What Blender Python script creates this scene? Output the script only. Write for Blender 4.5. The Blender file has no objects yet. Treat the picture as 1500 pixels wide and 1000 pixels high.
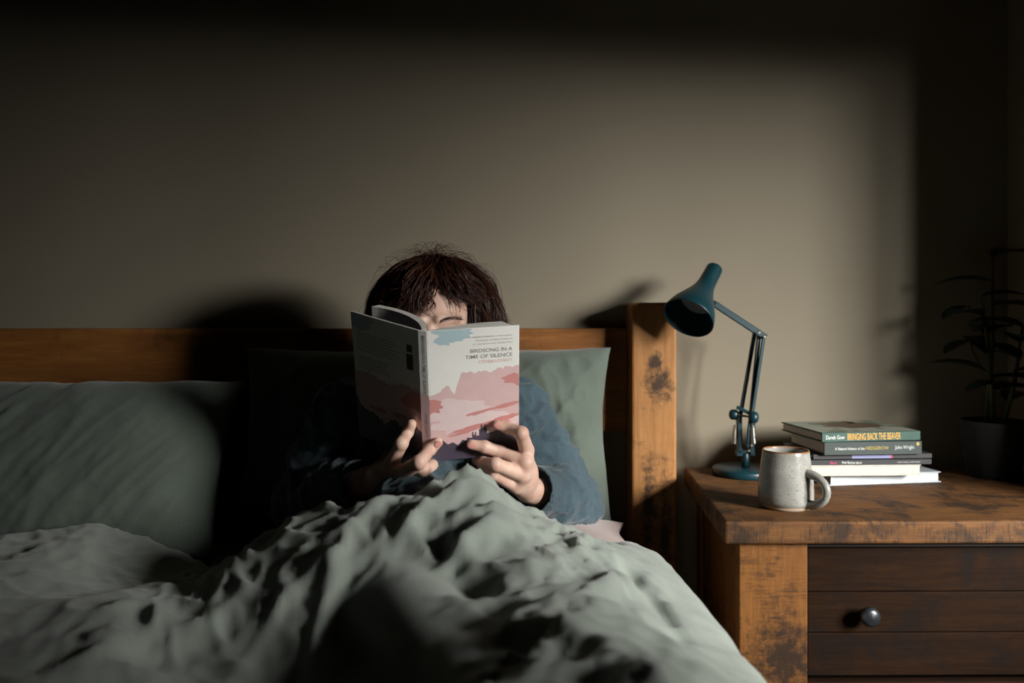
import bpy, bmesh, math, random
import numpy as np
from mathutils import Vector, Matrix

random.seed(7); RNG = np.random.default_rng(11)
scene = bpy.context.scene
COL = scene.collection
R = math.radians

# ------------------------------------------------------------------ camera
CAM_Y, CAM_Z, FPX, HOR = -1.86, 0.95, 1250.0, 460.0
cam_d = bpy.data.cameras.new('camera'); cam = bpy.data.objects.new('camera', cam_d); COL.objects.link(cam)
cam.location = (0, CAM_Y, CAM_Z); cam.rotation_euler = (R(90), 0, 0)
cam_d.sensor_width = 36; cam_d.lens = 36 * FPX / 1500
cam_d.shift_y = (HOR - 500) / 1500
cam_d.clip_start = 0.02
cam_d.dof.use_dof = True; cam_d.dof.focus_distance = 1.42; cam_d.dof.aperture_fstop = 2.6
scene.camera = cam

# ------------------------------------------------------------------ world, daylight, exposure
w = bpy.data.worlds.new('world'); scene.world = w; w.use_nodes = True
bg = w.node_tree.nodes['Background']; bg.inputs[0].default_value = (.55, .68, .85, 1); bg.inputs[1].default_value = .06
# overcast daylight outside the window in the right-hand wall
sky_d = bpy.data.lights.new('window_daylight', 'AREA'); sky = bpy.data.objects.new('window_daylight', sky_d); COL.objects.link(sky)
sky_d.shape = 'RECTANGLE'; sky_d.size = 1.7; sky_d.size_y = 1.1; sky_d.energy = 1000; sky_d.color = (1.0, .985, .95)
sky.location = (2.4, -2.93, 1.80)
sky.rotation_euler = (Vector((1.45, -1.40, 1.28)) - Vector(sky.location)).to_track_quat('-Z', 'Y').to_euler()
vs = scene.view_settings
vs.view_transform = 'Standard'; vs.look = 'None'; vs.exposure = 0.0; vs.gamma = 1.0; vs.use_curve_mapping = False

# ------------------------------------------------------------------ helpers
def P(px, py, s):                      # pixel + mm per pixel at that distance -> metres
    s = s / 1000
    return Vector(((px - 750) * s, CAM_Y + s * FPX, CAM_Z - (py - HOR) * s))
def ray(px, py): return Vector(((px - 750) / FPX, 1, -(py - HOR) / FPX))
CAMP = Vector((0, CAM_Y, CAM_Z))
MW = {}
def mw(o): return MW.get(o.name, Matrix.Identity(4))
def tag(o, label=None, cat=None, group=None, kind=None):
    if label: o['label'] = label
    if cat: o['category'] = cat
    if group: o['group'] = group
    if kind: o['kind'] = kind
    return o
def thing(name, loc, rz=0, label=None, cat=None, group=None):
    o = bpy.data.objects.new(name, None); COL.objects.link(o); o.empty_display_size = .05
    o.location = loc; o.rotation_euler = (0, 0, rz)
    MW[o.name] = Matrix.Translation(loc) @ Matrix.Rotation(rz, 4, 'Z')
    return tag(o, label, cat, group)
def obj(name, vf, mat, parent=None, world=True, smooth=False, origin=None):
    v, f = vf
    v = np.asarray(v, dtype=np.float64)
    me = bpy.data.meshes.new(name)
    o = bpy.data.objects.new(name, me); COL.objects.link(o)
    M = mw(parent) if parent else (Matrix.Translation(origin) if origin is not None else Matrix.Identity(4))
    if world:
        I = np.array(M.inverted()); v = v @ I[:3, :3].T + I[:3, 3]
    if isinstance(f, np.ndarray) and f.ndim == 2:
        n = f.shape[1]
        me.vertices.add(len(v)); me.vertices.foreach_set('co', v.astype(np.float32).ravel())
        me.loops.add(f.size); me.loops.foreach_set('vertex_index', f.astype(np.int32).ravel())
        me.polygons.add(len(f)); me.polygons.foreach_set('loop_start', np.arange(0, f.size, n, dtype=np.int32))
        me.update(calc_edges=True); me.validate()
    else:
        me.from_pydata(v.tolist(), [], [list(map(int, q)) for q in f])
    if smooth: me.polygons.foreach_set('use_smooth', np.ones(len(me.polygons), dtype=bool))
    me.update()
    if mat: me.materials.append(mat)
    if parent: o.parent = parent; MW[o.name] = M
    else:
        MW[o.name] = M
        if origin is not None: o.location = origin
    return o
def fromBM(bm):
    bm.verts.index_update()
    r = ([v.co[:] for v in bm.verts], [[v.index for v in f.verts] for f in bm.faces]); bm.free(); return r
def join(*vfs):
    V, F, n = [], [], 0
    for v, f in vfs:
        V += [tuple(p) for p in v]; F += [[i + n for i in q] for q in f]; n += len(v)
    return V, F
def xf(vf, M): return ([tuple(M @ Vector(p)) for p in vf[0]], vf[1])
def box(lo, hi, bev=.0, seg=2, rz=0, pivot=(0, 0, 0)):
    bm = bmesh.new(); bmesh.ops.create_cube(bm, size=1)
    for v in bm.verts:
        v.co = [(lo[i] + hi[i]) / 2 + v.co[i] * (hi[i] - lo[i]) for i in range(3)]
    if bev: bmesh.ops.bevel(bm, geom=bm.edges[:], offset=bev, segments=seg, affect='EDGES', profile=.5)
    r = fromBM(bm)
    if rz:
        M = Matrix.Translation(pivot) @ Matrix.Rotation(rz, 4, 'Z') @ Matrix.Translation(-Vector(pivot)); r = xf(r, M)
    return r
def frame(d):
    d = Vector(d).normalized(); a = Vector((0, 0, 1)) if abs(d.z) < .9 else Vector((0, 1, 0))
    x = a.cross(d).normalized(); return x, d.cross(x), d
def lathe(prof, n=40, base=(0, 0, 0), axis=(0, 0, 1), close=True):
    x, y, d = frame(axis); base = Vector(base); V, F = [], []
    for r, h in prof:
        for k in range(n):
            a = 2 * math.pi * k / n; V.append(tuple(base + d * h + x * (r * math.cos(a)) + y * (r * math.sin(a))))
    m = len(prof)
    for i in range(m - 1):
        for k in range(n):
            F.append([i * n + k, i * n + (k + 1) % n, (i + 1) * n + (k + 1) % n, (i + 1) * n + k])
    if close:
        F.append(list(range(n))[::-1]); F.append([(m - 1) * n + k for k in range(n)])
    return V, F
def rod(a, b, r, n=12, r2=None):
    a, b = Vector(a), Vector(b); L = (b - a).length; r2 = r if r2 is None else r2
    c = min(r, r2) * .2
    return lathe([(r - c, 0), (r, c), (r2, L - c), (r2 - c, L)], n, a, b - a)
def bar(a, b, wx, wy, up=(0, 1, 0)):   # rectangular bar from a to b
    a, b = Vector(a), Vector(b); d = (b - a).normalized(); y = Vector(up); y = (y - d * y.dot(d)).normalized(); x = y.cross(d)
    bm = bmesh.new(); bmesh.ops.create_cube(bm, size=1); L = (b - a).length
    for v in bm.verts: v.co = (v.co.x * wx, v.co.y * wy, (v.co.z + .5) * L)
    bmesh.ops.bevel(bm, geom=bm.edges[:], offset=min(wx, wy) * .12, segments=1, affect='EDGES')
    M = Matrix((x, y, d)).transposed().to_4x4(); M.translation = a
    return xf(fromBM(bm), M)
def tube(path, rad, n=10, cap=True):
    path = [Vector(p) for p in path]; V, F = [], []
    if not hasattr(rad, '__len__'): rad = [rad] * len(path)
    x = None
    for i, p in enumerate(path):
        d = (path[min(i + 1, len(path) - 1)] - path[max(i - 1, 0)]).normalized()
        if x is None: x = frame(d)[0]
        else: x = (x - d * x.dot(d)).normalized()
        y = d.cross(x)
        for k in range(n):
            a = 2 * math.pi * k / n; V.append(tuple(p + (x * math.cos(a) + y * math.sin(a)) * rad[i]))
    for i in range(len(path) - 1):
        for k in range(n): F.append([i * n + k, i * n + (k + 1) % n, (i + 1) * n + (k + 1) % n, (i + 1) * n + k])
    if cap: F.append(list(range(n))[::-1]); F.append([(len(path) - 1) * n + k for k in range(n)])
    return V, F
def grid_faces(nu, nv, wrap=False):
    i = np.arange(nu - 1)[:, None]; j = np.arange(nv - (0 if wrap else 1))[None, :]
    a = i * nv + j; b = i * nv + (j + 1) % nv
    return np.stack([a, b, b + nv, a + nv], -1).reshape(-1, 4)

# numpy gradient noise, 3D
_perm = RNG.permutation(256); _perm = np.concatenate([_perm, _perm, _perm])
_g = RNG.normal(size=(256, 3)); _g /= np.linalg.norm(_g, axis=1)[:, None]
def pn(p):
    p = np.asarray(p, dtype=np.float64); i = np.floor(p).astype(int); f = p - i; i &= 255
    u = f * f * f * (f * (f * 6 - 15) + 10); out = 0
    for dx in (0, 1):
        for dy in (0, 1):
            for dz in (0, 1):
                h = _perm[_perm[_perm[(i[..., 0] + dx) & 255] + ((i[..., 1] + dy) & 255)] + ((i[..., 2] + dz) & 255)]
                g = _g[h]; d = (f - np.array([dx, dy, dz])); dot = (g * d).sum(-1)
                wgt = (u[..., 0] if dx else 1 - u[..., 0]) * (u[..., 1] if dy else 1 - u[..., 1]) * (u[..., 2] if dz else 1 - u[..., 2])
                out = out + wgt * dot
    return out
def fbm(p, o=3): return sum(pn(np.asarray(p) * 2 ** k + 17.3 * k) / 2 ** k for k in range(o))
def ridge(p): return 1 - np.abs(pn(p)) * 2.2
def sst(a, b, x): t = np.clip((x - a) / (b - a), 0, 1); return t * t * (3 - 2 * t)

# signed distance grid + surface nets, for continuous bodies and cloth
class SDF:
    def __init__(s, lo, hi, h):
        s.lo = np.array(lo, float); s.h = h; s.n = np.ceil((np.array(hi) - s.lo) / h).astype(int) + 1
        s.F = np.full(s.n, .06, dtype=np.float32)
    def reg(s, lo, hi, m):
        a = np.clip(np.floor((np.array(lo) - m - s.lo) / s.h).astype(int), 0, s.n); b = np.clip(np.ceil((np.array(hi) + m - s.lo) / s.h).astype(int) + 1, 0, s.n)
        sl = tuple(slice(a[i], b[i]) for i in range(3))
        ax = [(s.lo[i] + s.h * np.arange(a[i], b[i])).astype(np.float32) for i in range(3)]
        return sl, np.stack(np.meshgrid(*ax, indexing='ij'), -1)
    def add(s, sl, d, k, sub=False):
        A = s.F[sl]
        if sub: d = -d; A2 = -A; d2 = -d; hh = np.clip(.5 + .5 * (d2 - A2) / k, 0, 1); s.F[sl] = -((d2 * (1 - hh) + A2 * hh) - k * hh * (1 - hh)); return
        hh = np.clip(.5 + .5 * (d - A) / k, 0, 1); s.F[sl] = (d * (1 - hh) + A * hh) - k * hh * (1 - hh)
    def cone(s, a, b, ra, rb, k=.006, sub=False):
        a = np.array(a, dtype=np.float32); b = np.array(b, dtype=np.float32); r = max(ra, rb)
        sl, p = s.reg(np.minimum(a, b) - r, np.maximum(a, b) + r, .03)
        ab = b - a; t = np.clip(((p - a) @ ab) / max(float(ab @ ab), 1e-9), 0, 1)
        d = np.linalg.norm(p - a - t[..., None] * ab, axis=-1) - (ra + (rb - ra) * t)
        s.add(sl, d, k, sub)
    def chain(s, pts, rad, k=.006):
        for i in range(len(pts) - 1): s.cone(pts[i], pts[i + 1], rad[i], rad[i + 1], k)
    def ell(s, c, rad, M=None, k=.006, sub=False):
        c = np.array(c, dtype=np.float32); rad = np.array(rad, dtype=np.float32); r = rad.max()
        sl, p = s.reg(c - r, c + r, .03); q = p - c
        if M is not None: q = q @ np.array(M, dtype=np.float32).T
        k0 = np.linalg.norm(q / rad, axis=-1); k1 = np.linalg.norm(q / rad ** 2, axis=-1) + 1e-9
        s.add(sl, k0 * (k0 - 1) / k1, k, sub)
    def mesh(s):
        F = s.F; S = (F < 0)
        c = np.zeros(np.array(F.shape) - 1, dtype=np.uint8)
        n = [x - 1 for x in F.shape]
        offs = [(i, j, k) for i in (0, 1) for j in (0, 1) for k in (0, 1)]
        for (i, j, k) in offs: c += S[i:i + n[0], j:j + n[1], k:k + n[2]]
        cells = np.argwhere((c > 0) & (c < 8))
        vid = np.full(c.shape, -1, dtype=np.int32); vid[tuple(cells.T)] = np.arange(len(cells))
        val = {o: F[cells[:, 0] + o[0], cells[:, 1] + o[1], cells[:, 2] + o[2]] for o in offs}
        acc = np.zeros((len(cells), 3)); cnt = np.zeros(len(cells))
        for a in offs:
            for ax in range(3):
                if a[ax] == 0:
                    b = list(a); b[ax] = 1; b = tuple(b); fa, fb = val[a], val[b]; m = (fa < 0) != (fb < 0)
                    t = np.where(m, fa / np.where(m, fa - fb, 1), 0); q = np.tile(np.array(a, float), (len(cells), 1)); q[:, ax] = t
                    acc += q * m[:, None]; cnt += m
        V = s.lo + s.h * (cells + acc / cnt[:, None]); Q = []
        for ax in range(3):
            sl0 = [slice(1, -1)] * 3; sl1 = [slice(1, -1)] * 3; sl0[ax] = slice(0, -1); sl1[ax] = slice(1, None)
            A, B = S[tuple(sl0)], S[tuple(sl1)]; e = np.argwhere(A != B)
            o = np.ones(3, int); o[ax] = 0; e = e + o; u, v = (ax + 1) % 3, (ax + 2) % 3
            def cell(du, dv): q = e.copy(); q[:, u] -= du; q[:, v] -= dv; return vid[q[:, 0], q[:, 1], q[:, 2]]
            q = np.stack([cell(1, 1), cell(0, 1), cell(0, 0), cell(1, 0)], 1)
            flip = ~S[e[:, 0], e[:, 1], e[:, 2]]; q[flip] = q[flip][:, ::-1]; Q.append(q)
        return V, np.concatenate(Q)
def vnormals(V, F):
    N = np.zeros_like(V); a, b, c, d = (V[F[:, i]] for i in range(4)); n = np.cross(c - a, d - b)
    for i in range(4): np.add.at(N, F[:, i], n)
    return N / (np.linalg.norm(N, axis=1)[:, None] + 1e-12)

# ------------------------------------------------------------------ materials
class NT:
    def __init__(s, name):
        s.m = bpy.data.materials.new(name); s.m.use_nodes = True; s.t = s.m.node_tree; s.b = s.t.nodes['Principled BSDF']
    def n(s, ty, **kw):
        x = s.t.nodes.new(ty)
        for k, v in kw.items():
            if k.startswith('i_'):
                key = k[2:]; key = int(key) if key.isdigit() else key.replace('_', ' ')
                x.inputs[key].default_value = v
            else: setattr(x, k, v)
        return x
    def l(s, a, b): s.t.links.new(a, b)
    def coord(s, scale=(1, 1, 1), rot=(0, 0, 0)):
        c = s.n('ShaderNodeTexCoord'); m = s.n('ShaderNodeMapping'); m.inputs['Scale'].default_value = scale; m.inputs['Rotation'].default_value = rot
        s.l(c.outputs['Object'], m.inputs['Vector']); return m.outputs[0]
    def noise(s, vec, scale, detail=4, rough=.5, dist=0):
        x = s.n('ShaderNodeTexNoise'); x.inputs['Scale'].default_value = scale; x.inputs['Detail'].default_value = detail
        x.inputs['Roughness'].default_value = rough; x.inputs['Distortion'].default_value = dist; s.l(vec, x.inputs['Vector']); return x.outputs['Fac']
    def ramp(s, fac, stops):
        r = s.n('ShaderNodeValToRGB'); e = r.color_ramp.elements
        while len(e) < len(stops): e.new(.5)
        for i, (p, c) in enumerate(stops): e[i].position = p; e[i].color = (*c, 1) if len(c) == 3 else c
        s.l(fac, r.inputs[0]); return r.outputs[0]
    def mix(s, fac, a, b, mode='MIX'):
        x = s.n('ShaderNodeMix', data_type='RGBA', blend_type=mode)
        for v, i in ((fac, 0), (a, 6), (b, 7)):
            if isinstance(v, (int, float)): x.inputs[i].default_value = v
            elif isinstance(v, tuple): x.inputs[i].default_value = (*v, 1)
            else: s.l(v, x.inputs[i])
        return x.outputs[2]
    def math(s, op, a, b):
        x = s.n('ShaderNodeMath', operation=op)
        for v, i in ((a, 0), (b, 1)):
            if isinstance(v, (int, float)): x.inputs[i].default_value = v
            else: s.l(v, x.inputs[i])
        return x.outputs[0]
    def bump(s, h, strength=.3, dist=.002):
        x = s.n('ShaderNodeBump'); x.inputs['Strength'].default_value = strength; x.inputs['Distance'].default_value = dist; s.l(h, x.inputs['Height'])
        s.l(x.outputs[0], s.b.inputs['Normal'])
    def out(s, col=None, rough=.5, spec=.5, metal=0, sheen=0):
        if col is not None:
            if isinstance(col, tuple): s.b.inputs['Base Color'].default_value = (*col, 1)
            else: s.l(col, s.b.inputs['Base Color'])
        s.b.inputs['Roughness'].default_value = rough; s.b.inputs['Specular IOR Level'].default_value = spec; s.b.inputs['Metallic'].default_value = metal
        if sheen: s.b.inputs['Sheen Weight'].default_value = sheen
        return s.m
def plain(name, col, rough=.5, spec=.5, metal=0, var=.12, scale=60):
    n = NT(name); f = n.noise(n.coord(), scale, 3)
    c = n.ramp(f, [(.3, tuple(x * (1 - var) for x in col)), (.7, tuple(min(1, x * (1 + var)) for x in col))])
    n.bump(f, .05, .001); return n.out(c, rough, spec, metal)
def linen(name, col, slub=.16, sc=1.0):
    n = NT(name); a = n.noise(n.coord((1, 14, 14)), 70 * sc, 3); b = n.noise(n.coord((14, 1, 14)), 70 * sc, 3); big = n.noise(n.coord(), 9, 4)
    f = n.math('ADD', n.math('MULTIPLY', a, .5), n.math('MULTIPLY', b, .5))
    f2 = n.math('ADD', n.math('MULTIPLY', f, .7), n.math('MULTIPLY', big, .3))
    c = n.ramp(f2, [(.36, tuple(x * (1 - slub) for x in col)), (.64, tuple(x * (1 + slub) for x in col))])
    n.bump(f, .5, .0012); return n.out(c, .9, .15, 0, .25)
def wood(name, light, dark, stain, axis='X', stain_amt=.55, sc=1.0, rough=.55, saw_amt=.8, knots=()):
    n = NT(name); st = {'X': (1, 12, 12), 'Y': (12, 1, 12), 'Z': (12, 12, 1)}[axis]
    g = n.noise(n.coord(st), 4.2 * sc, 9, .62, 1.1); fine = n.noise(n.coord(tuple(x * 3 for x in st)), 9 * sc, 4)
    blot = n.noise(n.coord((1.3, 1.3, 1.3)), 7.5 * sc, 6, .65, .6); saw = n.noise(n.coord({'X': (26, 3, 3), 'Y': (3, 26, 3), 'Z': (3, 3, 26)}[axis]), 7 * sc, 6, .7)
    c = n.ramp(g, [(.28, dark), (.5, tuple((a + b) / 2 for a, b in zip(light, dark))), (.72, light)])
    c = n.mix(n.ramp(fine, [(.35, (.5, .5, .5)), (.6, (0, 0, 0))]), c, dark)
    c = n.mix(n.ramp(blot, [(.56 - stain_amt * .12, (0, 0, 0)), (.72 - stain_amt * .1, (.85, .85, .85))]), c, stain)
    if saw_amt:
        sm = n.math('MULTIPLY', n.ramp(saw, [(.50, (0, 0, 0)), (.6, (saw_amt,) * 3)]), n.ramp(blot, [(.40, (0, 0, 0)), (.56, (1, 1, 1))]))
        c = n.mix(sm, c, stain)
    for (kp, kr, ks) in knots:       # knots and burnt patches, ragged round a centre
        co = n.n('ShaderNodeTexCoord'); vm = n.n('ShaderNodeVectorMath', operation='SUBTRACT'); n.l(co.outputs['Object'], vm.inputs[0]); vm.inputs[1].default_value = kp
        vs2 = n.n('ShaderNodeVectorMath', operation='MULTIPLY'); n.l(vm.outputs[0], vs2.inputs[0]); vs2.inputs[1].default_value = ks
        ln = n.n('ShaderNodeVectorMath', operation='LENGTH'); n.l(vs2.outputs[0], ln.inputs[0])
        dd = n.math('ADD', n.math('DIVIDE', ln.outputs['Value'], kr), n.math('MULTIPLY', n.math('SUBTRACT', n.noise(n.coord(), 55, 5, .7), .5), 2.6))
        c = n.mix(n.ramp(dd, [(.25, (.95, .95, .95)), (1.0, (0, 0, 0))]), c, stain)
    n.bump(n.math('ADD', n.math('MULTIPLY', g, .6), n.math('MULTIPLY', saw, .5 * saw_amt)), .45, .0025)
    return n.out(c, rough, .2)

M = {}
n = NT('wall_paint'); f = n.noise(n.coord(), 2.2, 3); f2 = n.noise(n.coord(), 220, 2)
c = n.ramp(f, [(.3, (.205, .176, .128)), (.7, (.222, .192, .142))]); n.bump(f2, .08, .001); M['wall'] = n.out(c, .85, .25)
M['ceiling'] = plain('ceiling_paint', (.24, .22, .18), .9, .2, 0, .03, 4)
M['floor'] = wood('floor_boards', (.12, .07, .035), (.05, .028, .014), (.02, .012, .008), 'Y')
M['trim'] = plain('trim_paint', (.3, .28, .24), .5)
M['bed_rail'] = wood('rail_wood', (.30, .125, .032), (.16, .06, .015), (.055, .026, .012), 'X', .05, .8, .55, .15)
KN = [((.822, .99, .80), .036, (1, .2, .75)), ((.812, .99, .852), .022, (1, .2, .8)), ((.80, .99, .55), .05, (2.6, .2, .4)), ((.835, .99, .50), .05, (2.6, .2, .35))]
M['bed_post'] = wood('post_wood', (.34, .165, .058), (.22, .095, .028), (.028, .017, .010), 'Z', .15, .8, .55, .10, KN)
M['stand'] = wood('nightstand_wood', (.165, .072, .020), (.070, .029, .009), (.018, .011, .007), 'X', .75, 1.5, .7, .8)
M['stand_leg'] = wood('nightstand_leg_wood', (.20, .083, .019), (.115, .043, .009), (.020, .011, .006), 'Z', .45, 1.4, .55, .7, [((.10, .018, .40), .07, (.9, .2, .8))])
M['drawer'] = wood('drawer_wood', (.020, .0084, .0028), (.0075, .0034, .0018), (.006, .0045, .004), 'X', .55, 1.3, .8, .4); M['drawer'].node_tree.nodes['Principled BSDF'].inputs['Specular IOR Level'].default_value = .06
M['dark'] = plain('dark_board', (.02, .012, .008), .8)
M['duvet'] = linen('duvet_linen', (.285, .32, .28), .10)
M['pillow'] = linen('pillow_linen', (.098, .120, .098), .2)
M['pink'] = linen('pink_cotton', (.36, .275, .25), .06)
M['shirt'] = linen('shirt_linen', (.052, .084, .102), .55, 1.3)
n = NT('skin'); f = n.noise(n.coord(), 45, 4); f2 = n.noise(n.coord(), 420, 3)
c = n.ramp(f, [(.32, (.58, .35, .265)), (.66, (.70, .485, .39))]); n.bump(f2, .22, .0012); M['skin'] = n.out(c, .48, .4)
n.b.inputs['Subsurface Weight'].default_value = .12; n.b.inputs['Subsurface Radius'].default_value = (.012, .005, .003); n.b.inputs['Subsurface Scale'].default_value = .4
M['nail'] = plain('nail', (.62, .30, .25), .3, .5, 0, .04)
n = NT('hair'); f = n.noise(n.coord(), 38, 3); c = n.ramp(f, [(.3, (.012, .005, .0035)), (.7, (.055, .018, .009))]); at = n.n('ShaderNodeAttribute', attribute_name='tint'); c = n.mix(at.outputs['Fac'], c, (.10, .030, .014)); M['hair'] = n.out(c, .42, .35)
M['hair_cap'] = plain('hair_under', (.012, .006, .004), .8, .2)
M['cover'] = plain('cover_paper', (.80, .79, .74), .42, .4, 0, .015)
M['pages'] = plain('book_pages', (.80, .76, .66), .85, .2, 0, .05, 30)
n = NT('page_edges'); f = n.noise(n.coord((1, 1, 1)), 30, 2); f2 = n.noise(n.coord((2, 2, 260)), 9, 2)
c = n.ramp(f2, [(.3, (.55, .53, .48)), (.6, (.76, .74, .68))]); n.bump(f2, .3, .0006); M['page_edges'] = n.out(c, .9, .15)
M['endpaper'] = plain('endpaper', (.10, .07, .13), .7)
def ink(name, col): M[name] = plain('ink_' + name, col, .45, .4, 0, .03)
ink('pink_ink', (.68, .46, .45)); ink('pale_ink', (.74, .58, .57)); ink('red_ink', (.58, .25, .23)); ink('blue_ink', (.42, .55, .59)); ink('night_ink', (.075, .06, .085))
ink('grey_ink', (.22, .19, .2)); ink('fine_ink', (.36, .33, .32)); ink('coral_ink', (.70, .36, .34)); ink('black_ink', (.03, .03, .03))
n = NT('teal_enamel'); f = n.noise(n.coord(), 400, 2); n.bump(f, .06, .0005); M['teal'] = n.out((.0025, .025, .034), .38, .5)
M['teal_in'] = plain('shade_lining', (.02, .03, .03), .6)
M['steel'] = plain('steel', (.6, .58, .52), .3, .5, 1, .05)
M['diffuser'] = plain('lamp_diffuser', (.22, .24, .23), .4)
M['black'] = plain('black_iron', (.012, .014, .016), .32, .6)
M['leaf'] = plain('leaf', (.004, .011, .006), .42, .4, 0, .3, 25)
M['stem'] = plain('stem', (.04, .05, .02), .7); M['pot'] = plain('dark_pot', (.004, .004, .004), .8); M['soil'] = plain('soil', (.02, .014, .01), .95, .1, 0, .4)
n = NT('pane_glass'); tr = n.n('ShaderNodeBsdfTransparent'); gl = n.n('ShaderNodeBsdfGlossy'); gl.inputs['Roughness'].default_value = .02; mx = n.n('ShaderNodeMixShader'); mx.inputs[0].default_value = .06
n.l(tr.outputs[0], mx.inputs[1]); n.l(gl.outputs[0], mx.inputs[2]); n.l(mx.outputs[0], n.t.nodes['Material Output'].inputs[0]); M['glass'] = n.m

# ------------------------------------------------------------------ room
def struct(name, vf, mat, parent=None):
    o = obj(name, vf, mat, parent)
    if parent is None: o['kind'] = 'structure'
    return o
RX, LX, BY, CZ = 1.40, -2.3, -3.9, 2.45
PX, PY = 1.08, -.58                      # added pier beside the nightstand, blocks window light for the wall's shadow edge
WY0, WY1, WZ0, WZ1 = -1.90, -1.0, .72, 1.46
struct('floor', box((LX - .1, BY - .1, -.1), (RX + .1, .1, 0)), M['floor'])
struct('ceiling', box((LX - .1, BY - .1, CZ), (RX + .1, .1, CZ + .1)), M['ceiling'])
struct('wall_back', box((LX - .1, 0, 0), (RX + .1, .1, CZ)), M['wall'])
struct('wall_left', box((LX - .1, BY, 0), (LX, 0, CZ)), M['wall'])
struct('wall_front', box((LX - .1, BY - .1, 0), (RX + .1, BY, CZ)), M['wall'])
struct('wall_right', join(box((RX, BY, 0), (RX + .12, WY0, CZ)), box((RX, WY1, 0), (RX + .12, 0, CZ)), box((RX, WY0, 0), (RX + .12, WY1, WZ0)), box((RX, WY0, WZ1), (RX + .12, WY1, CZ))), M['wall'])
struct('added_shading_pier', box((PX, PY, 0), (RX, 0, CZ)), M['wall'])
struct('baseboard_back', box((LX, -.015, 0), (PX, 0, .12), .003), M['trim'])
struct('baseboard_left', box((LX, BY, 0), (LX + .015, -.015, .12), .003), M['trim'])
win = thing('window_1', (RX + .06, (WY0 + WY1) / 2, WZ0)); win['kind'] = 'structure'
fr = []
for y0, y1, z0, z1 in ((WY0, WY0 + .05, WZ0, WZ1), (WY1 - .05, WY1, WZ0, WZ1), (WY0, WY1, WZ0, WZ0 + .05), (WY0, WY1, WZ1 - .05, WZ1), ((WY0 + WY1) / 2 - .02, (WY0 + WY1) / 2 + .02, WZ0, WZ1)):
    fr.append(box((RX + .04, y0, z0), (RX + .09, y1, z1), .004, 1))
obj('window_frame', join(*fr), M['trim'], win)
ym = (WY0 + WY1) / 2
for a, b in ((WY0 + .05, ym - .02), (ym + .02, WY1 - .05)):
    obj('pane', box((RX + .063, a, WZ0 + .05), (RX + .067, b, WZ1 - .05)), M['glass'], win)
obj('window_sill', box((RX - .06, WY0 - .05, WZ0 - .03), (RX + .04, WY1 + .05, WZ0), .004), M['trim'], win)

# ------------------------------------------------------------------ bed frame
bed = thing('bed_frame', (-.52, -1.1, 0), 0, 'chunky reclaimed wood bed frame with a tall square headboard post', 'bed')
def post(x0, x1): return box((x0, -.11, 0), (x1, -.012, .974), .005, 2)
obj('headboard_post', post(.246, .338), M['bed_post'], bed)
obj('headboard_post', post(-1.372, -1.28), M['bed_post'], bed)
obj('headboard_rail', box((-1.28, -.042, .70), (.246, -.014, .9195), .003), M['bed_rail'], bed)
obj('lower_rail', box((-1.28, -.042, .24), (.246, -.014, .40), .003), M['bed_rail'], bed)
for x in (.25, -1.31): obj('side_rail', box((x, -2.12, .2), (x + .028, -.11, .36), .003), M['bed_rail'], bed)
for x0 in (.236, -1.372): obj('foot_post', box((x0, -2.2, 0), (x0 + .09, -2.12, .42), .005), M['bed_post'], bed)
obj('foot_rail', box((-1.28, -2.17, .2), (.236, -2.14, .4), .003), M['bed_rail'], bed)
obj('slat_base', box((-1.28, -2.1, .27), (.25, -.12, .295)), M['dark'], bed)

# rounded soft box
def softbox(lo, hi, nu=60, e=8):
    bm = bmesh.new(); bmesh.ops.create_cube(bm, size=2); bmesh.ops.subdivide_edges(bm, edges=bm.edges[:], cuts=14, use_grid_fill=True)
    c = [(a + b) / 2 for a, b in zip(lo, hi)]; h = [(b - a) / 2 for a, b in zip(lo, hi)]; rr = .045
    for v in bm.verts:
        q = Vector([v.co[i] * h[i] for i in range(3)]); inner = Vector([max(-h[i] + rr, min(h[i] - rr, q[i])) for i in range(3)])
        d = q - inner
        if d.length > 1e-9: q = inner + d.normalized() * min(d.length, rr)
        v.co = Vector(c) + q
    return fromBM(bm)
mat_o = obj('mattress', softbox((-1.27, -2.09, .297), (.235, -.135, .50)), M['pink'], None, smooth=True, origin=(-.52, -1.1, .297))
tag(mat_o, 'mattress in a pale pink fitted sheet on the wooden bed frame', 'mattress')

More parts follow.
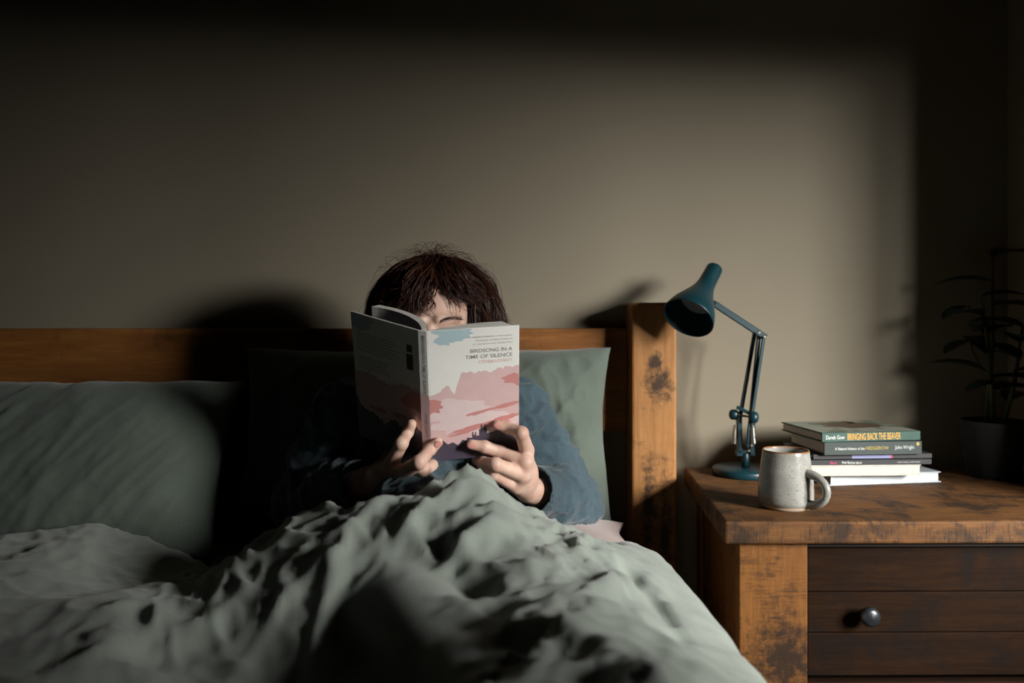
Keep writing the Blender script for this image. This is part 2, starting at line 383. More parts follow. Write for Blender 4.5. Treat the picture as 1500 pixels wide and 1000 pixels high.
# ------------------------------------------------------------------ pillows
def pillow(W, H, T, wr=None, seed=0, nu=170, nv=130, puff=.55, pinch=.05, warp=None):
    # local: x across, y thickness (front = -y), z up; centred
    u = np.sin(np.linspace(-1, 1, nu) * math.pi / 2 * .995); v = np.sin(np.linspace(-1, 1, nv) * math.pi / 2 * .995)
    U, Vv = np.meshgrid(u, v, indexing='ij'); out = []
    px = W / 2 * U * (1 - pinch * (1 - Vv ** 2) * np.abs(U) ** 2); pz = H / 2 * Vv * (1 - pinch * (1 - U ** 2) * np.abs(Vv) ** 2)
    th = T / 2 * ((1 - np.abs(U) ** 2.6) * (1 - np.abs(Vv) ** 2.6)) ** puff
    edge = ((1 - U ** 8) * (1 - Vv ** 8))
    for sgn in (-1, 1):
        q = np.stack([px, np.full_like(px, sgn * 3.0 + seed), pz], -1)
        d = fbm(q * np.array([7, 1, 5]) + seed, 3) * .012
        if wr is not None: d = d + wr(px, pz, sgn)
        y = sgn * (th + d * edge + .002)
        dx = fbm(np.stack([pz * 9, px * 0 + seed, px * 2], -1), 2) * .008; dz = fbm(np.stack([px * 9, px * 0 + seed + 5, pz * 2], -1), 2) * .008
        out.append(np.stack([px + dx * np.abs(U) ** 3, y, pz + dz * np.abs(Vv) ** 3], -1))
    V = np.concatenate([o.reshape(-1, 3) for o in out]); F = grid_faces(nu, nv); n0 = nu * nv
    ring = [i * nv for i in range(nu)] + [(nu - 1) * nv + j for j in range(1, nv)] + [i * nv + nv - 1 for i in range(nu - 2, -1, -1)] + [j for j in range(nv - 2, 0, -1)]
    ring = np.array(ring); nx = np.roll(ring, -1); side = np.stack([ring, nx, nx + n0, ring + n0], 1)
    F = np.concatenate([F[:, ::1], F[:, ::-1] + n0, side[:, ::-1]])
    if warp: V = warp(V)
    return V, F
def place(vf, c, rx=0, ry=0, rz=0):
    Mx = np.array((Matrix.Rotation(rz, 3, 'Z') @ Matrix.Rotation(rx, 3, 'X') @ Matrix.Rotation(ry, 3, 'Y')))
    return vf[0] @ Mx.T + np.array(c), vf[1]
def crease(a, b, sd, w=.13): n1 = np.abs(pn(np.stack([a, b, a * 0 + sd], -1))); return np.exp(-(n1 / w) ** 1.4)
def wr_left(x, z, s):       # long diagonal creases
    q = np.stack([(x - z * .55) * 16, z * 2.2, x * 0 + 3.1], -1); q2 = np.stack([(x - z * .75) * 34, z * 4, x * 0 + 8], -1)
    k = sst(.30, .05, x)
    return (crease(q[..., 0] * .8, q[..., 1], 3.1, .13) * .006 + crease(q2[..., 0], q2[..., 1], 8., .12) * .0035 + crease(x * 30, z * 22, 2.2) * .002) * (.35 + .65 * k)
def wr_right(x, z, s):
    q = np.stack([(x + z * .5) * 11, (z - x * .3) * 5, x * 0 + 1.7], -1); q2 = np.stack([x * 24, z * 15, x * 0 + 4], -1)
    e = .4 + .6 * sst(.08, .28, np.abs(x)); return e * (crease((x + z * .45) * 9, (z - x * .3) * 4, 1.7) * .011 + crease((x - z * .6) * 15, z * 7, 6.1) * .008 + crease(x * 26, z * 18, 3.3) * .004) - .004
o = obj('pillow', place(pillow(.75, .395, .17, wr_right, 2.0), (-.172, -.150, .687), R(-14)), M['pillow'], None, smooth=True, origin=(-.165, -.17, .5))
tag(o, 'grey-green linen pillow behind the reader, propped on the headboard', 'pillow')
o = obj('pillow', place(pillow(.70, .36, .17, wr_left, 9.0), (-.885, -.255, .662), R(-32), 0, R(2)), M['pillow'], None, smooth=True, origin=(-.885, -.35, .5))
tag(o, 'unused dark green linen pillow with long diagonal creases', 'pillow')
o = obj('pillow', place(pillow(.66, .26, .085, None, 5.0), (-.115, -.355, .549), R(-90)), M['pink'], None, smooth=True, origin=(-.115, -.355, .5))
tag(o, 'pale pink pillow lying flat underneath the propped green pillow', 'pillow')

# ------------------------------------------------------------------ duvet
XS = np.array([-1.45, -1.1, -.75, -.55, -.44, -.36, -.28, -.18, -.10, -.05, .0, .08, .16, .24, .34])
YS = np.array([-2.3, -1.5, -1.2, -1.02, -.88, -.76, -.67, -.60, -.52, -.40, -.28])
ZT = np.array([
 [.57, .57, .57, .57, .57, .575, .58, .60, .61, .61, .61, .60, .585, .57, .55],
 [.58, .58, .575, .57, .575, .58, .59, .61, .625, .63, .63, .62, .60, .58, .56],
 [.56, .56, .555, .55, .545, .545, .55, .565, .60, .635, .65, .645, .62, .585, .56],
 [.56, .565, .56, .55, .54, .538, .538, .542, .565, .605, .645, .645, .62, .59, .56],
 [.56, .565, .575, .57, .55, .545, .55, .565, .595, .63, .65, .645, .62, .59, .565],
 [.56, .575, .585, .58, .58, .605, .645, .668, .685, .69, .675, .65, .625, .605, .575],
 [.56, .575, .58, .57, .585, .635, .682, .686, .705, .716, .682, .652, .630, .61, .585],
 [.56, .58, .58, .565, .575, .620, .665, .668, .704, .714, .670, .642, .625, .610, .59],
 [.57, .585, .59, .57, .56, .57, .58, .59, .60, .60, .60, .60, .60, .60, .58],
 [.58, .575, .60, .58, .56, .56, .56, .56, .56, .56, .56, .56, .56, .56, .56],
 [.57, .57, .58, .57, .55, .55, .55, .55, .55, .55, .55, .55, .55, .55, .55]])
def cub(xs, T, x):                 # Catmull-Rom along the last axis
    i = np.clip(np.searchsorted(xs, x) - 1, 0, len(xs) - 2); t = (x - xs[i]) / (xs[i + 1] - xs[i])
    i0 = np.clip(i - 1, 0, len(xs) - 1); i3 = np.clip(i + 2, 0, len(xs) - 1)
    p0, p1, p2, p3 = T[..., i0], T[..., i], T[..., i + 1], T[..., i3]
    return p1 + .5 * t * (p2 - p0 + t * (2 * p0 - 5 * p1 + 4 * p2 - p3 + t * (3 * (p1 - p2) + p3 - p0)))
XR, XL = .245, -1.30
NU, NV = 340, 330
us = np.linspace(XL - .30, XR + .36, NU)           # arc length across the bed
vv = np.linspace(0, 1, NV)
Yfoot = -2.12
def ytop(x):                                        # head-side edge of the duvet
    return -.60 + .03 * np.sin(x * 9) - .055 * np.exp(-((x + .22) / .13) ** 2) + .18 * sst(-.34, -.74, x) + .07 * sst(.02, .18, x) + .012 * np.exp(-((x + .06) / .05) ** 2)
Ug = np.repeat(us[:, None], NV, 1); Vg = np.repeat(vv[None, :], NU, 0)
X0 = np.clip(Ug, XL - .02, XR + .05); over = np.maximum(Ug - (XR + .0), 0); overL = np.maximum(XL - Ug, 0)
roll = .075                                         # last stretch rolls under
Lv = (ytop(X0) - Yfoot); S = Vg * (Lv + roll); Yg = Yfoot + np.minimum(S, Lv); rs = np.maximum(S - Lv, 0)
Zrows = cub(XS, ZT, X0[:, 0])                       # (ny, NU)
Zg = np.empty_like(X0)
for i in range(NU): Zg[i] = cub(YS, Zrows[:, i], Yg[i])
# wrinkles
q = np.stack([Ug, Yg, np.zeros_like(Ug)], -1)
wq = q + .06 * np.stack([pn(q * 5 + 3), pn(q * 5 + 9), q[..., 0] * 0], -1)
ang = R(35); a1 = wq[..., 0] * math.cos(ang) + wq[..., 1] * math.sin(ang); b1 = -wq[..., 0] * math.sin(ang) + wq[..., 1] * math.cos(ang)
big = np.maximum(ridge(np.stack([a1 * 6.5, b1 * 2.6, a1 * 0 + .5], -1)) - .45, 0)
ang = R(-30); a2 = wq[..., 0] * math.cos(ang) + wq[..., 1] * math.sin(ang); b2 = -wq[..., 0] * math.sin(ang) + wq[..., 1] * math.cos(ang)
mid = np.maximum(ridge(np.stack([a2 * 11, b2 * 5, a2 * 0 + 4.5], -1)) - .5, 0)
fine = np.maximum(ridge(np.stack([wq[..., 0] * 26, wq[..., 1] * 15, a1 * 0 + 7], -1)) - .45, 0)
soft = fbm(wq * 5.0 + 2, 3)
wl = sst(.27, .10, Ug)                              # smoother towards the hanging edge
fg = sst(-.62, -.85, Yg)
left = sst(-.42, -.55, Ug)
def crum(fx_, fy_, sd, rot):
    a = wq[..., 0] * math.cos(rot) + wq[..., 1] * math.sin(rot); b = -wq[..., 0] * math.sin(rot) + wq[..., 1] * math.cos(rot)
    n1 = np.abs(pn(np.stack([a * fx_, b * fy_, a * 0 + sd], -1))); return np.exp(-(n1 / .14) ** 1.5)
c1 = crum(7, 4.5, 1.3, R(30)); c2 = crum(11, 6, 5.1, R(-38)); c3 = crum(19, 13, 9.7, R(60)); c4 = crum(34, 22, 3.9, R(15))
vm = np.exp(-((Ug + .27) / .17) ** 2 - ((Yg + .97) / .20) ** 2); quiet = (1 - .6 * vm) * (1 - .55 * left)
mask = .45 + .55 * sst(-.1, .25, fbm(q * 3.1 + 8, 2))
tops = sst(-.95, -.75, Yg) * sst(-.45, -.30, Ug)
c5 = crum(24, 9, 6.2, R(-62)); Zg += quiet * (wl * mask * (c1 * (.020 * fg + .003) + c2 * (.017 * fg + .006)) + (.30 + .70 * wl) * (c3 * (.008 + .002 * tops) + c4 * (.0045 + .002 * tops) + c5 * .006 * mask) + soft * (.018 * fg + .006)) - .014 - .012 * vm + .012 * np.exp(-((Ug - .03) / .07) ** 2 - ((Yg + 1.1) / .12) ** 2) + .012 * left * sst(-.2, .2, pn(wq * np.array([6, 3, 1.]) + 4))
# deep folds placed where the photograph shows them
def fold(pts, wdt, dep):
    global Zg
    d = np.full_like(Ug, 9.)
    for (x0, y0), (x1, y1) in zip(pts[:-1], pts[1:]):
        ax, ay = x1 - x0, y1 - y0; t = np.clip(((Ug - x0) * ax + (Yg - y0) * ay) / (ax * ax + ay * ay), 0, 1)
        d = np.minimum(d, np.hypot(Ug - x0 - t * ax, Yg - y0 - t * ay))
    Zg = Zg - dep * np.exp(-(d / wdt) ** 2)
def gp(px, py, z): s = (CAM_Z - z) / (py - HOR) * 1000; p = P(px, py, s); return (p.x, p.y)
fold([gp(945, 835, .62), gp(985, 890, .61)], .018, .014)
fold([gp(1000, 925, .60), gp(955, 965, .60)], .013, .017)
fold([gp(585, 790, .67), gp(640, 830, .65), gp(700, 850, .65)], .020, .030)
fold([gp(880, 800, .64), gp(940, 870, .62)], .011, .012)
fold([gp(740, 940, .63), gp(770, 985, .62), gp(720, 1030, .62)], .016, .022)
fold([gp(640, 775, .68), gp(665, 800, .67)], .010, .015)
fold([gp(800, 880, .64), gp(860, 900, .63)], .010, .014)
# the body under the cloth lifts it
CX = -.14
LEGS = {sx: [((CX + sx * .07, -.62, .580), (.030 + sx * .062, -1.02, .556), .072, .050), ((.030 + sx * .062, -1.02, .556), (.06 + sx * .06, -1.42, .536), .050, .034), ((.06 + sx * .06, -1.42, .536), (.06 + sx * .07, -1.50, .545), .034, .028)] for sx in (-1, 1)}
for a_, b_, r1_, r2_ in LEGS[-1] + LEGS[1] + [((CX, -.44, .645), (CX, -.60, .582), .100, .086)]:
    ax, ay = b_[0] - a_[0], b_[1] - a_[1]; t = np.clip(((Ug - a_[0]) * ax + (Yg - a_[1]) * ay) / (ax * ax + ay * ay), 0, 1)
    d2 = (Ug - a_[0] - t * ax) ** 2 + (Yg - a_[1] - t * ay) ** 2; rr_ = r1_ + (r2_ - r1_) * t + .014
    hgt = a_[2] + (b_[2] - a_[2]) * t + np.sqrt(np.maximum(rr_ ** 2 - d2, 0)) - .3 * (d2 > rr_ ** 2)
    kk = .03; hh = np.clip(.5 + .5 * (hgt - Zg) / kk, 0, 1); Zg = Zg * (1 - hh) + hgt * hh + kk * hh * (1 - hh)
# hanging sides
rr = .055
def hang(over):
    th = np.minimum(over / rr, math.pi / 2 * .97); dx = rr * np.sin(th); dz = -rr * (1 - np.cos(th)); ex = np.maximum(over - rr * math.pi / 2 * .97, 0)
    return dx + ex * .05, dz - ex
dxr, dzr = hang(over); dxl, dzl = hang(overL)
Xg = np.clip(Ug, XL, XR) + dxr - dxl
dep = np.maximum(-(dzr + dzl), 0)
wv = .012 * pn(np.stack([Yg * 7, Yg * 0, Yg * 0 + 2], -1)) * np.clip(dep / .1, 0, 1)
Xg -= .055 * sst(-1.0, -.45, Yg) * sst(.0, .2, Ug)
Xg += np.where(over > 0, np.abs(wv) * 1.2, 0)
Zg = Zg + dzr + dzl
# roll under at the head edge
tr_ = rs / roll; Yg = Yg + .014 * np.sin(np.minimum(tr_ * math.pi, math.pi)) - .02 * np.maximum(tr_ - .5, 0); Zg = Zg - .045 * (1 - np.cos(np.minimum(tr_ * math.pi, math.pi))) / 2 * (rs > 0)
VD = np.stack([Xg, Yg, Zg], -1).reshape(-1, 3)
duv = obj('duvet', (VD, grid_faces(NU, NV)[:, ::-1]), M['duvet'], None, smooth=True, origin=(-.52, -1.3, .5))
sm = duv.modifiers.new('thickness', 'SOLIDIFY'); sm.thickness = .012; sm.offset = -1
tag(duv, 'crumpled sage green linen duvet covering the reader to the chest', 'duvet')

# ------------------------------------------------------------------ book being read
TB = R(21); HB, WB = .219, .138
ub = Vector((0, -math.sin(TB), math.cos(TB))); bb = Vector((0, math.cos(TB), math.sin(TB))); rb = Vector((1, 0, 0))
OB = P(625, 485, 1.0) - ub * HB
def bp(r_, b_, h): return OB + rb * r_ + bb * b_ + ub * h
aR, aL = R(10), R(35)
HR, HL = (0., 0.), (-.0135, .0045)
eR = rb * math.cos(aR) + bb * math.sin(aR); nR = rb * math.sin(aR) - bb * math.cos(aR)
eL = -rb * math.cos(aL) + bb * math.sin(aL); nL = -rb * math.sin(aL) - bb * math.cos(aL)
pR = bp(*HR, 0); pL = bp(*HL, 0); eS = (pR - pL).normalized(); nS = Vector(eS.cross(ub)); WS = (pR - pL).length
book = thing('open_book', tuple(bp(0, .02, 0)), 0, 'open hardback with pink and white cover and dark roofline, held by the reader', 'book')
def slab(o, e, u, n, x0, x1, y0, y1, t0, t1, bev=.0008):
    V, F = box((x0, y0, t0), (x1, y1, t1), bev, 1); return ([tuple(o + e * a + u * b + n * c) for a, b, c in V], F)
cR = obj('front_cover', slab(pR, eR, ub, nR, 0, WB, 0, HB, -.0026, 0), M['cover'], book); cL = obj('back_cover', slab(pL, eL, ub, nL, 0, WB, 0, HB, -.0026, 0), M['cover'], book)
cS = obj('spine', slab(pL, eS, ub, nS, -.0004, WS + .0004, 0, HB, -.0024, .0002), M['cover'], book)
cR['label'] = 'white front cover printed with pink sky and dark roofs'
for nm, o_, e_, n_ in (('endpaper', pR, eR, nR), ('endpaper', pL, eL, nL)):
    obj(nm, slab(o_, e_, ub, n_, .002, WB - .0015, .0015, HB - .0015, -.0032, -.0026, 0), M['endpaper'], book)
def prism(prof, h0, h1):        # profile in (r,b), extruded along the book height
    V = [tuple(bp(a, b, h0)) for a, b in prof] + [tuple(bp(a, b, h1)) for a, b in prof]; m = len(prof)
    F = [[i, (i + 1) % m, m + (i + 1) % m, m + i] for i in range(m)] + [list(range(m))[::-1], [m + i for i in range(m)]]
    return V, F
def rbp(e, x, t):               # point x along right cover, t inward
    return (HR[0] + x * math.cos(aR) - t * math.sin(aR), HR[1] + x * math.sin(aR) + t * math.cos(aR))
profR = [rbp(0, .001, .0045), rbp(0, WB - .006, .0045), rbp(0, WB - .010, .011), rbp(0, WB - .022, .0275)]
for k in range(1, 9):
    t = k / 8; profR.append(rbp(0, (WB - .022) * (1 - t) - .004 * t, .0275 * (1 - t ** 2.2) + .0065 * t))
obj('page_block', prism(profR, .003, HB - .003), M['page_edges'], book)
def bez(p, t): a = 1 - t; return tuple(a ** 3 * p[0][i] + 3 * a * a * t * p[1][i] + 3 * a * t * t * p[2][i] + t ** 3 * p[3][i] for i in range(2))
cb = [(-.0085, .008), (-.010, .05), (-.045, .092), (-.098, .112)]
outer = [bez(cb, k / 14) for k in range(15)]
inner = []
for k in range(15):
    a, b = bez(cb, max(k / 14 - .02, 0)), bez(cb, min(k / 14 + .02, 1)); d = Vector((b[0] - a[0], b[1] - a[1])).normalized(); th = .010 * min(1, .45 + k / 6)
    inner.append((outer[k][0] + d.y * th, outer[k][1] - d.x * th))
inner[-1] = (inner[-1][0] + .008, inner[-1][1] - .002)
obj('page_block', prism(outer + inner[::-1], .003, HB - .003), M['page_edges'], book)
# printed shapes and lettering
DK = [0]
def decal(name, pts, o_, e_, n_, lift, mat, par):
    DK[0] += 1; lift = .00008 + .000004 * (DK[0] % 24)
    return obj(name, ([tuple(o_ + e_ * x + ub * y + n_ * lift) for x, y in pts], [list(range(len(pts)))]), M[mat], par)
def jag(x0, x1, yb, f, n=60, amp=.006, seed=0, fr=90):
    xs = np.linspace(x0, x1, n); nz = pn(np.stack([xs * fr, xs * 0 + seed, xs * 0], -1)) + .5 * pn(np.stack([xs * fr * 3, xs * 0 + seed, xs * 0 + 4], -1))
    return [(x0, yb), (x1, yb)] + [(x, f(x) + amp * k) for x, k in zip(xs[::-1], nz[::-1])]
def blob(cx, cy, rx, ry, seed, n=40, amp=.25, clip=None, rot=0):
    pts = []
    for k in range(n):
        a = 2 * math.pi * k / n; r = 1 + amp * float(pn(np.array([math.cos(a) * 2.2, math.sin(a) * 2.2, seed]))) * 1.6
        x, y = rx * r * math.cos(a), ry * r * math.sin(a); x, y = cx + x * math.cos(rot) - y * math.sin(rot), cy + x * math.sin(rot) + y * math.cos(rot)
        if clip: x = min(max(x, clip[0]), clip[1]); y = min(max(y, clip[2]), clip[3])
        pts.append((x, y))
    return pts
CL = (.0003, WB - .0003, .0003, HB - .0003)
D = lambda nm, pts, l, mt: decal(nm, pts, pR, eR, nR, l, mt, cR)
D('printed_cloud', jag(.0003, WB - .0003, .0003, lambda x: .112 + .036 * sst(0, .055, x) - .010 * math.exp(-((x - .038) / .008) ** 2) * 2.2 + .006 * sst(.09, .13, x), 90, .009, 1), .00015, 'pink_ink')
D('printed_cloud', blob(.075, .062, .075, .020, 3.3, 50, .35, CL), .00025, 'pale_ink')
D('printed_cloud', blob(.04, .085, .05, .020, 5.3, 50, .3, CL), .00025, 'pale_ink')
D('printed_cloud', blob(.040, .213, .026, .013, 2.1, 50, .5, CL), .00015, 'blue_ink')
D('printed_cloud', blob(.024, .203, .012, .009, 7.1, 40, .5, CL), .0002, 'blue_ink')
D('printed_cloud', blob(.135, .131, .020, .009, 4.4, 40, .5, CL), .0003, 'red_ink')
D('printed_cloud', blob(.002, .095, .020, .013, 6.4, 40, .4, CL), .0003, 'red_ink')
for cx, cy, rx, ry, sd in ((.075, .079, .022, .0028, 1.), (.118, .088, .024, .0034, 2.), (.07, .055, .04, .0035, 3.), (.115, .066, .026, .004, 4.), (.05, .046, .024, .0022, 5.), (.10, .056, .028, .0022, 6.)):
    D('printed_streak', blob(cx, cy, rx, ry, sd, 40, .5, CL, R(12)), .00035, 'red_ink')
sky_pts = [(.0003, .0003), (WB - .0003, .0003), (WB - .0003, .047), (.118, .054), (.118, .060), (.115, .060), (.115, .055), (.112, .056), (.112, .062), (.109, .062), (.109, .053), (.098, .044), (.0875, .042), (.0875, .052), (.0855, .052), (.0855, .0575), (.083, .0575), (.083, .052), (.080, .052), (.080, .058), (.0775, .058), (.0775, .05), (.075, .05), (.075, .039), (.0705, .039), (.0705, .046), (.0685, .046), (.0685, .041), (.066, .041), (.066, .046), (.064, .046), (.064, .036), (.056, .037), (.055, .032), (.049, .034), (.042, .025), (.034, .031), (.026, .028), (.018, .036), (.010, .031), (.0003, .034)]
D('printed_roofline', sky_pts, .0004, 'night_ink')
DL = lambda nm, pts, l, mt: decal(nm, pts, pL, eL, nL, l, mt, cL)
DL('printed_cloud', jag(.0003, WB - .0003, .0003, lambda x: .118 + .004 * math.sin(x * 70), 90, .008, 21), .00015, 'pink_ink')
DL('printed_cloud', blob(.120, .208, .026, .016, 12.1, 50, .5, CL), .00015, 'blue_ink')
DL('printed_cloud', blob(.01, .097, .03, .015, 16.4, 40, .35, CL), .0003, 'red_ink')
DL('printed_streak', blob(.09, .062, .018, .004, 17.4, 40, .35, CL), .0003, 'red_ink'); DL('printed_streak', blob(.045, .064, .016, .004, 18.4, 40, .35, CL), .0003, 'red_ink')
DL('printed_roofline', jag(.0003, WB - .0003, .0003, lambda x: .047 + .022 * sst(.10, .135, x) + .006 * math.sin(x * 140), 80, .010, 31, 160), .0004, 'night_ink')
DL('barcode', [(.012, .150), (.025, .150), (.025, .176), (.012, .176)], .00025, 'black_ink'); DL('barcode', [(.013, .179), (.024, .179), (.024, .191), (.013, .191)], .00025, 'black_ink')
words = []
for (y0, nl, x1) in ((.186, 7, .128), (.146, 5, .126)):
    for i in range(nl):
        x = x1; y = y0 - i * .0048; end = x1 - (.072 + .014 * random.random() if nl == 7 else .05 + .012 * random.random())
        while x > end:
            wd = .002 + .0055 * random.random(); words.append([(x, y), (x - wd, y), (x - wd, y + .0016), (x, y + .0016)]); x -= wd + .0012
Vw, Fw = [], []
for wpts in words:
    Fw.append([len(Vw) + k for k in range(4)]); Vw += [tuple(pL + eL * x + ub * y + nL * .00025) for x, y in wpts]
o = obj('printed_lines', (Vw, Fw), M['fine_ink'], cL); o['kind'] = 'stuff'
SD = lambda nm, pts, l, mt: decal(nm, pts, pL + nS * .0002, eS, nS, l, mt, cS)
SD('printed_cloud', [(0, 0), (WS, 0), (WS, .112), (WS * .5, .118), (0, .116)], .0004, 'pink_ink'); SD('printed_cloud', [(0, .083), (WS, .082), (WS, .106), (WS * .4, .109), (0, .105)], .0005, 'red_ink'); SD('printed_cloud', [(0, 0), (WS, 0), (WS, .032), (WS * .5, .029), (0, .034)], .0006, 'night_ink')
def text(s, width, o_, ex, ey, nz, mat, par, height=None, align='L', offset=0.0, name='lettering', shear=0):
    cu = bpy.data.curves.new('t', 'FONT'); cu.body = s; cu.size = 1; cu.offset = offset; cu.shear = shear; cu.resolution_u = 3
    to = bpy.data.objects.new('t', cu); COL.objects.link(to); dg = bpy.context.evaluated_depsgraph_get(); me = bpy.data.meshes.new_from_object(to.evaluated_get(dg))
    vs_ = np.array([v.co[:2] for v in me.vertices]); fs = [list(p.vertices) for p in me.polygons]
    bpy.data.objects.remove(to); bpy.data.curves.remove(cu); bpy.data.meshes.remove(me)
    lo, hi = vs_.min(0), vs_.max(0); k = width / (hi[0] - lo[0]); ky = k if height is None else height / (hi[1] - max(lo[1], 0) if hi[1] > 0 else 1)
    x = (vs_[:, 0] - lo[0]) * k; y = vs_[:, 1] * ky
    if align == 'R': x = x - width
    if align == 'C': x = x - width / 2
    o_, ex, ey, nz = (np.array(a) for a in (o_, ex, ey, nz))
    V = o_ + x[:, None] * ex + y[:, None] * ey
    return obj(name, (V, fs), M[mat], par)
def tR(s, x, h, wd, mat, hg=None, off=0.): text(s, wd, pR + eR * x + ub * h + nR * .00025, eR, ub, nR, mat, cR, hg, 'R', off)
tR('BIRDSONG IN A', .1275, .1795, .064, 'grey_ink', .0058, .007); tR('TIME OF SILENCE', .1275, .1700, .0715, 'grey_ink', .0058, .007); tR('STEVEN LOVATT', .1275, .1615, .052, 'coral_ink', .0048, .002)
tR('\u2018A delightful meditation on the wonder', .1275, .2035, .066, 'fine_ink', .0024); tR('of birdsong, and how it helped us', .1275, .1978, .056, 'fine_ink', .0024); tR('at a moment of crisis.\u2019 Stephen Moss', .1275, .1921, .060, 'fine_ink', .0024)
text('BIRDSONG IN A TIME OF SILENCE', .094, pL + eS * (WS * .40) + ub * .211 + nS * .0005, -ub, eS, nS, 'grey_ink', cS, .0046, 'L', .006); text('STEVEN LOVATT', .042, pL + eS * (WS * .40) + ub * .083 + nS * .0005, -ub, eS, nS, 'grey_ink', cS, .0044, 'L', .005)

# ------------------------------------------------------------------ person
person = thing('person', (-.14, -.60, .50), 0, 'person in a blue linen shirt sitting up in bed reading', 'person')
def onR(px, py, off=.0092): d = ray(px, py); k = (pR + nR * off - CAMP).dot(nR) / d.dot(nR); return CAMP + d * k
def onL(px, py, off=.0085): d = ray(px, py); k = (pL + nL * off - CAMP).dot(nL) / d.dot(nL); return CAMP + d * k
B = SDF((-.46, -1.62, .49), (.19, -.18, 1.08), .0025)
# torso and legs
CX = -.14
B.ell((CX, -.35, .725), (.135, .085, .12), None, .03); B.cone((CX, -.38, .68), (CX, -.60, .58), .092, .078, .03)
for sx in (-1, 1):
    for a_, b_, r1_, r2_ in LEGS[sx]: B.cone(a_, b_, r1_, r2_, .015)
SHR, SHL = Vector((.0, -.345, .768)), Vector((-.287, -.345, .765))
ELR, ELL_ = Vector((.108, -.30, .603)), Vector((-.372, -.33, .605))
WRR, WRL = P(774, 716, 1.105), P(540, 703, 1.10)
B.chain([(CX, -.33, .775), SHR, ELR, WRR], [.06, .05, .034, .022], .02); B.chain([(CX, -.33, .775), SHL, ELL_, WRL], [.06, .05, .034, .022], .02)
# hands: joints from the photograph, resting on the covers
def hand(w, mcp, chains, thumb, k=.004):
    for m in mcp: B.cone(w, m, .0165, .0105, .008)
    for a, b in zip(mcp[:-1], mcp[1:]): B.cone(a, b, .0108, .0108, .008); B.cone(Vector(w).lerp(a, .5), Vector(w).lerp(b, .5), .0145, .0145, .01)
    for m, ch, rad in chains:
        pts = [m] + ch; B.chain(pts, rad, .0025)
        for j, p in enumerate(pts[1:-1]): B.cone(p, p, rad[j + 1] * 1.07, rad[j + 1] * 1.07, .003)
    B.chain(thumb, [.016, .0125, .0105, .009], .006)
fr_i = [.0120, .0100, .0089, .0078]; fr_m = [.0124, .0103, .0092, .0081]; fr_p = [.0110, .0090, .0081, .0071]
mR = [P(771, 659, 1.066), P(769, 677, 1.058), P(766, 695, 1.062), P(756, 712, 1.07)]
hR = [(mR[0], [P(764, 634, 1.043), onR(744, 626), onR(729, 622, .0072)], fr_i), (mR[1], [onR(733, 662, .010), onR(710, 654), onR(691, 651, .0075)], fr_m),
      (mR[2], [P(726, 680, 1.035), P(708, 678, 1.055), P(698, 674, 1.085)], fr_m), (mR[3], [P(724, 695, 1.045), P(712, 689, 1.065), P(705, 683, 1.085)], fr_p)]
hand(WRR, mR, hR, [P(768, 700, 1.10), P(764, 672, 1.12), Vector(bp(.112, .062, .055)), Vector(bp(.088, .052, .075))])
mL = [P(573, 679, 1.055), P(588, 694, 1.045), P(600, 702, 1.05), P(609, 706, 1.072)]
hL = [(mL[0], [P(588, 649, 1.035), onL(597, 633), onL(603, 621, .0072)], fr_i), (mL[1], [P(614, 677, 1.012), onR(630, 658), onR(641, 648, .0075)], fr_m),
      (mL[2], [P(620, 688, 1.03), P(632, 682, 1.055), P(638, 677, 1.08)], fr_m), (mL[3], [P(626, 695, 1.06), P(636, 688, 1.08), P(641, 682, 1.10)], fr_p)]
hand(WRL, mL, hL, [P(556, 690, 1.10), P(572, 668, 1.125), Vector(bp(-.05, .125, .05)), Vector(bp(-.038, .108, .072))])
# head
HD = Vector((-.136, -.352, .923)); tl = R(8)
fx = Vector((1, 0, 0)); ff = Vector((0, -math.cos(tl), -math.sin(tl))); fu = Vector((0, -math.sin(tl), math.cos(tl)))
def hp(x, f, z): return HD + fx * x + ff * f + fu * z
HM = np.array([fx, ff, fu])
B.cone((CX, -.325, .77), hp(0, -.02, -.06), .055, .052, .025)
B.ell(hp(0, 0, .025), (.074, .094, .086), HM, .01); B.ell(hp(0, .030, -.045), (.058, .062, .072), HM, .02); B.cone(hp(-.012, .072, -.098), hp(.012, .072, -.098), .018, .018, .015)
for sx in (-1, 1):
    B.ell(hp(sx * .034, .106, .008), (.015, .014, .011), HM, .01, True)
    B.ell(hp(sx * .040, .062, -.03), (.024, .028, .024), HM, .012); B.cone(hp(sx * .014, .092, .030), hp(sx * .045, .078, .030), .008, .007, .008)
    B.ell(hp(sx * .033, .0805, .007), (.015, .0125, .0115), HM, .002); B.ell(hp(sx * .076, -.006, -.006), (.007, .018, .031), HM, .006)
    B.cone(hp(sx * .010, .104, -.034), hp(sx * .010, .100, -.034), .0075, .0075, .005)
B.cone(hp(0, .092, .018), hp(0, .113, -.026), .0085, .0105, .007); B.cone(hp(-.015, .094, -.060), hp(.015, .094, -.060), .0055, .0055, .004); B.cone(hp(-.013, .093, -.070), hp(.013, .093, -.070), .0065, .0065, .004)
V, F = B.mesh(); obj('body', (V, F), M['skin'], person, smooth=True); del B
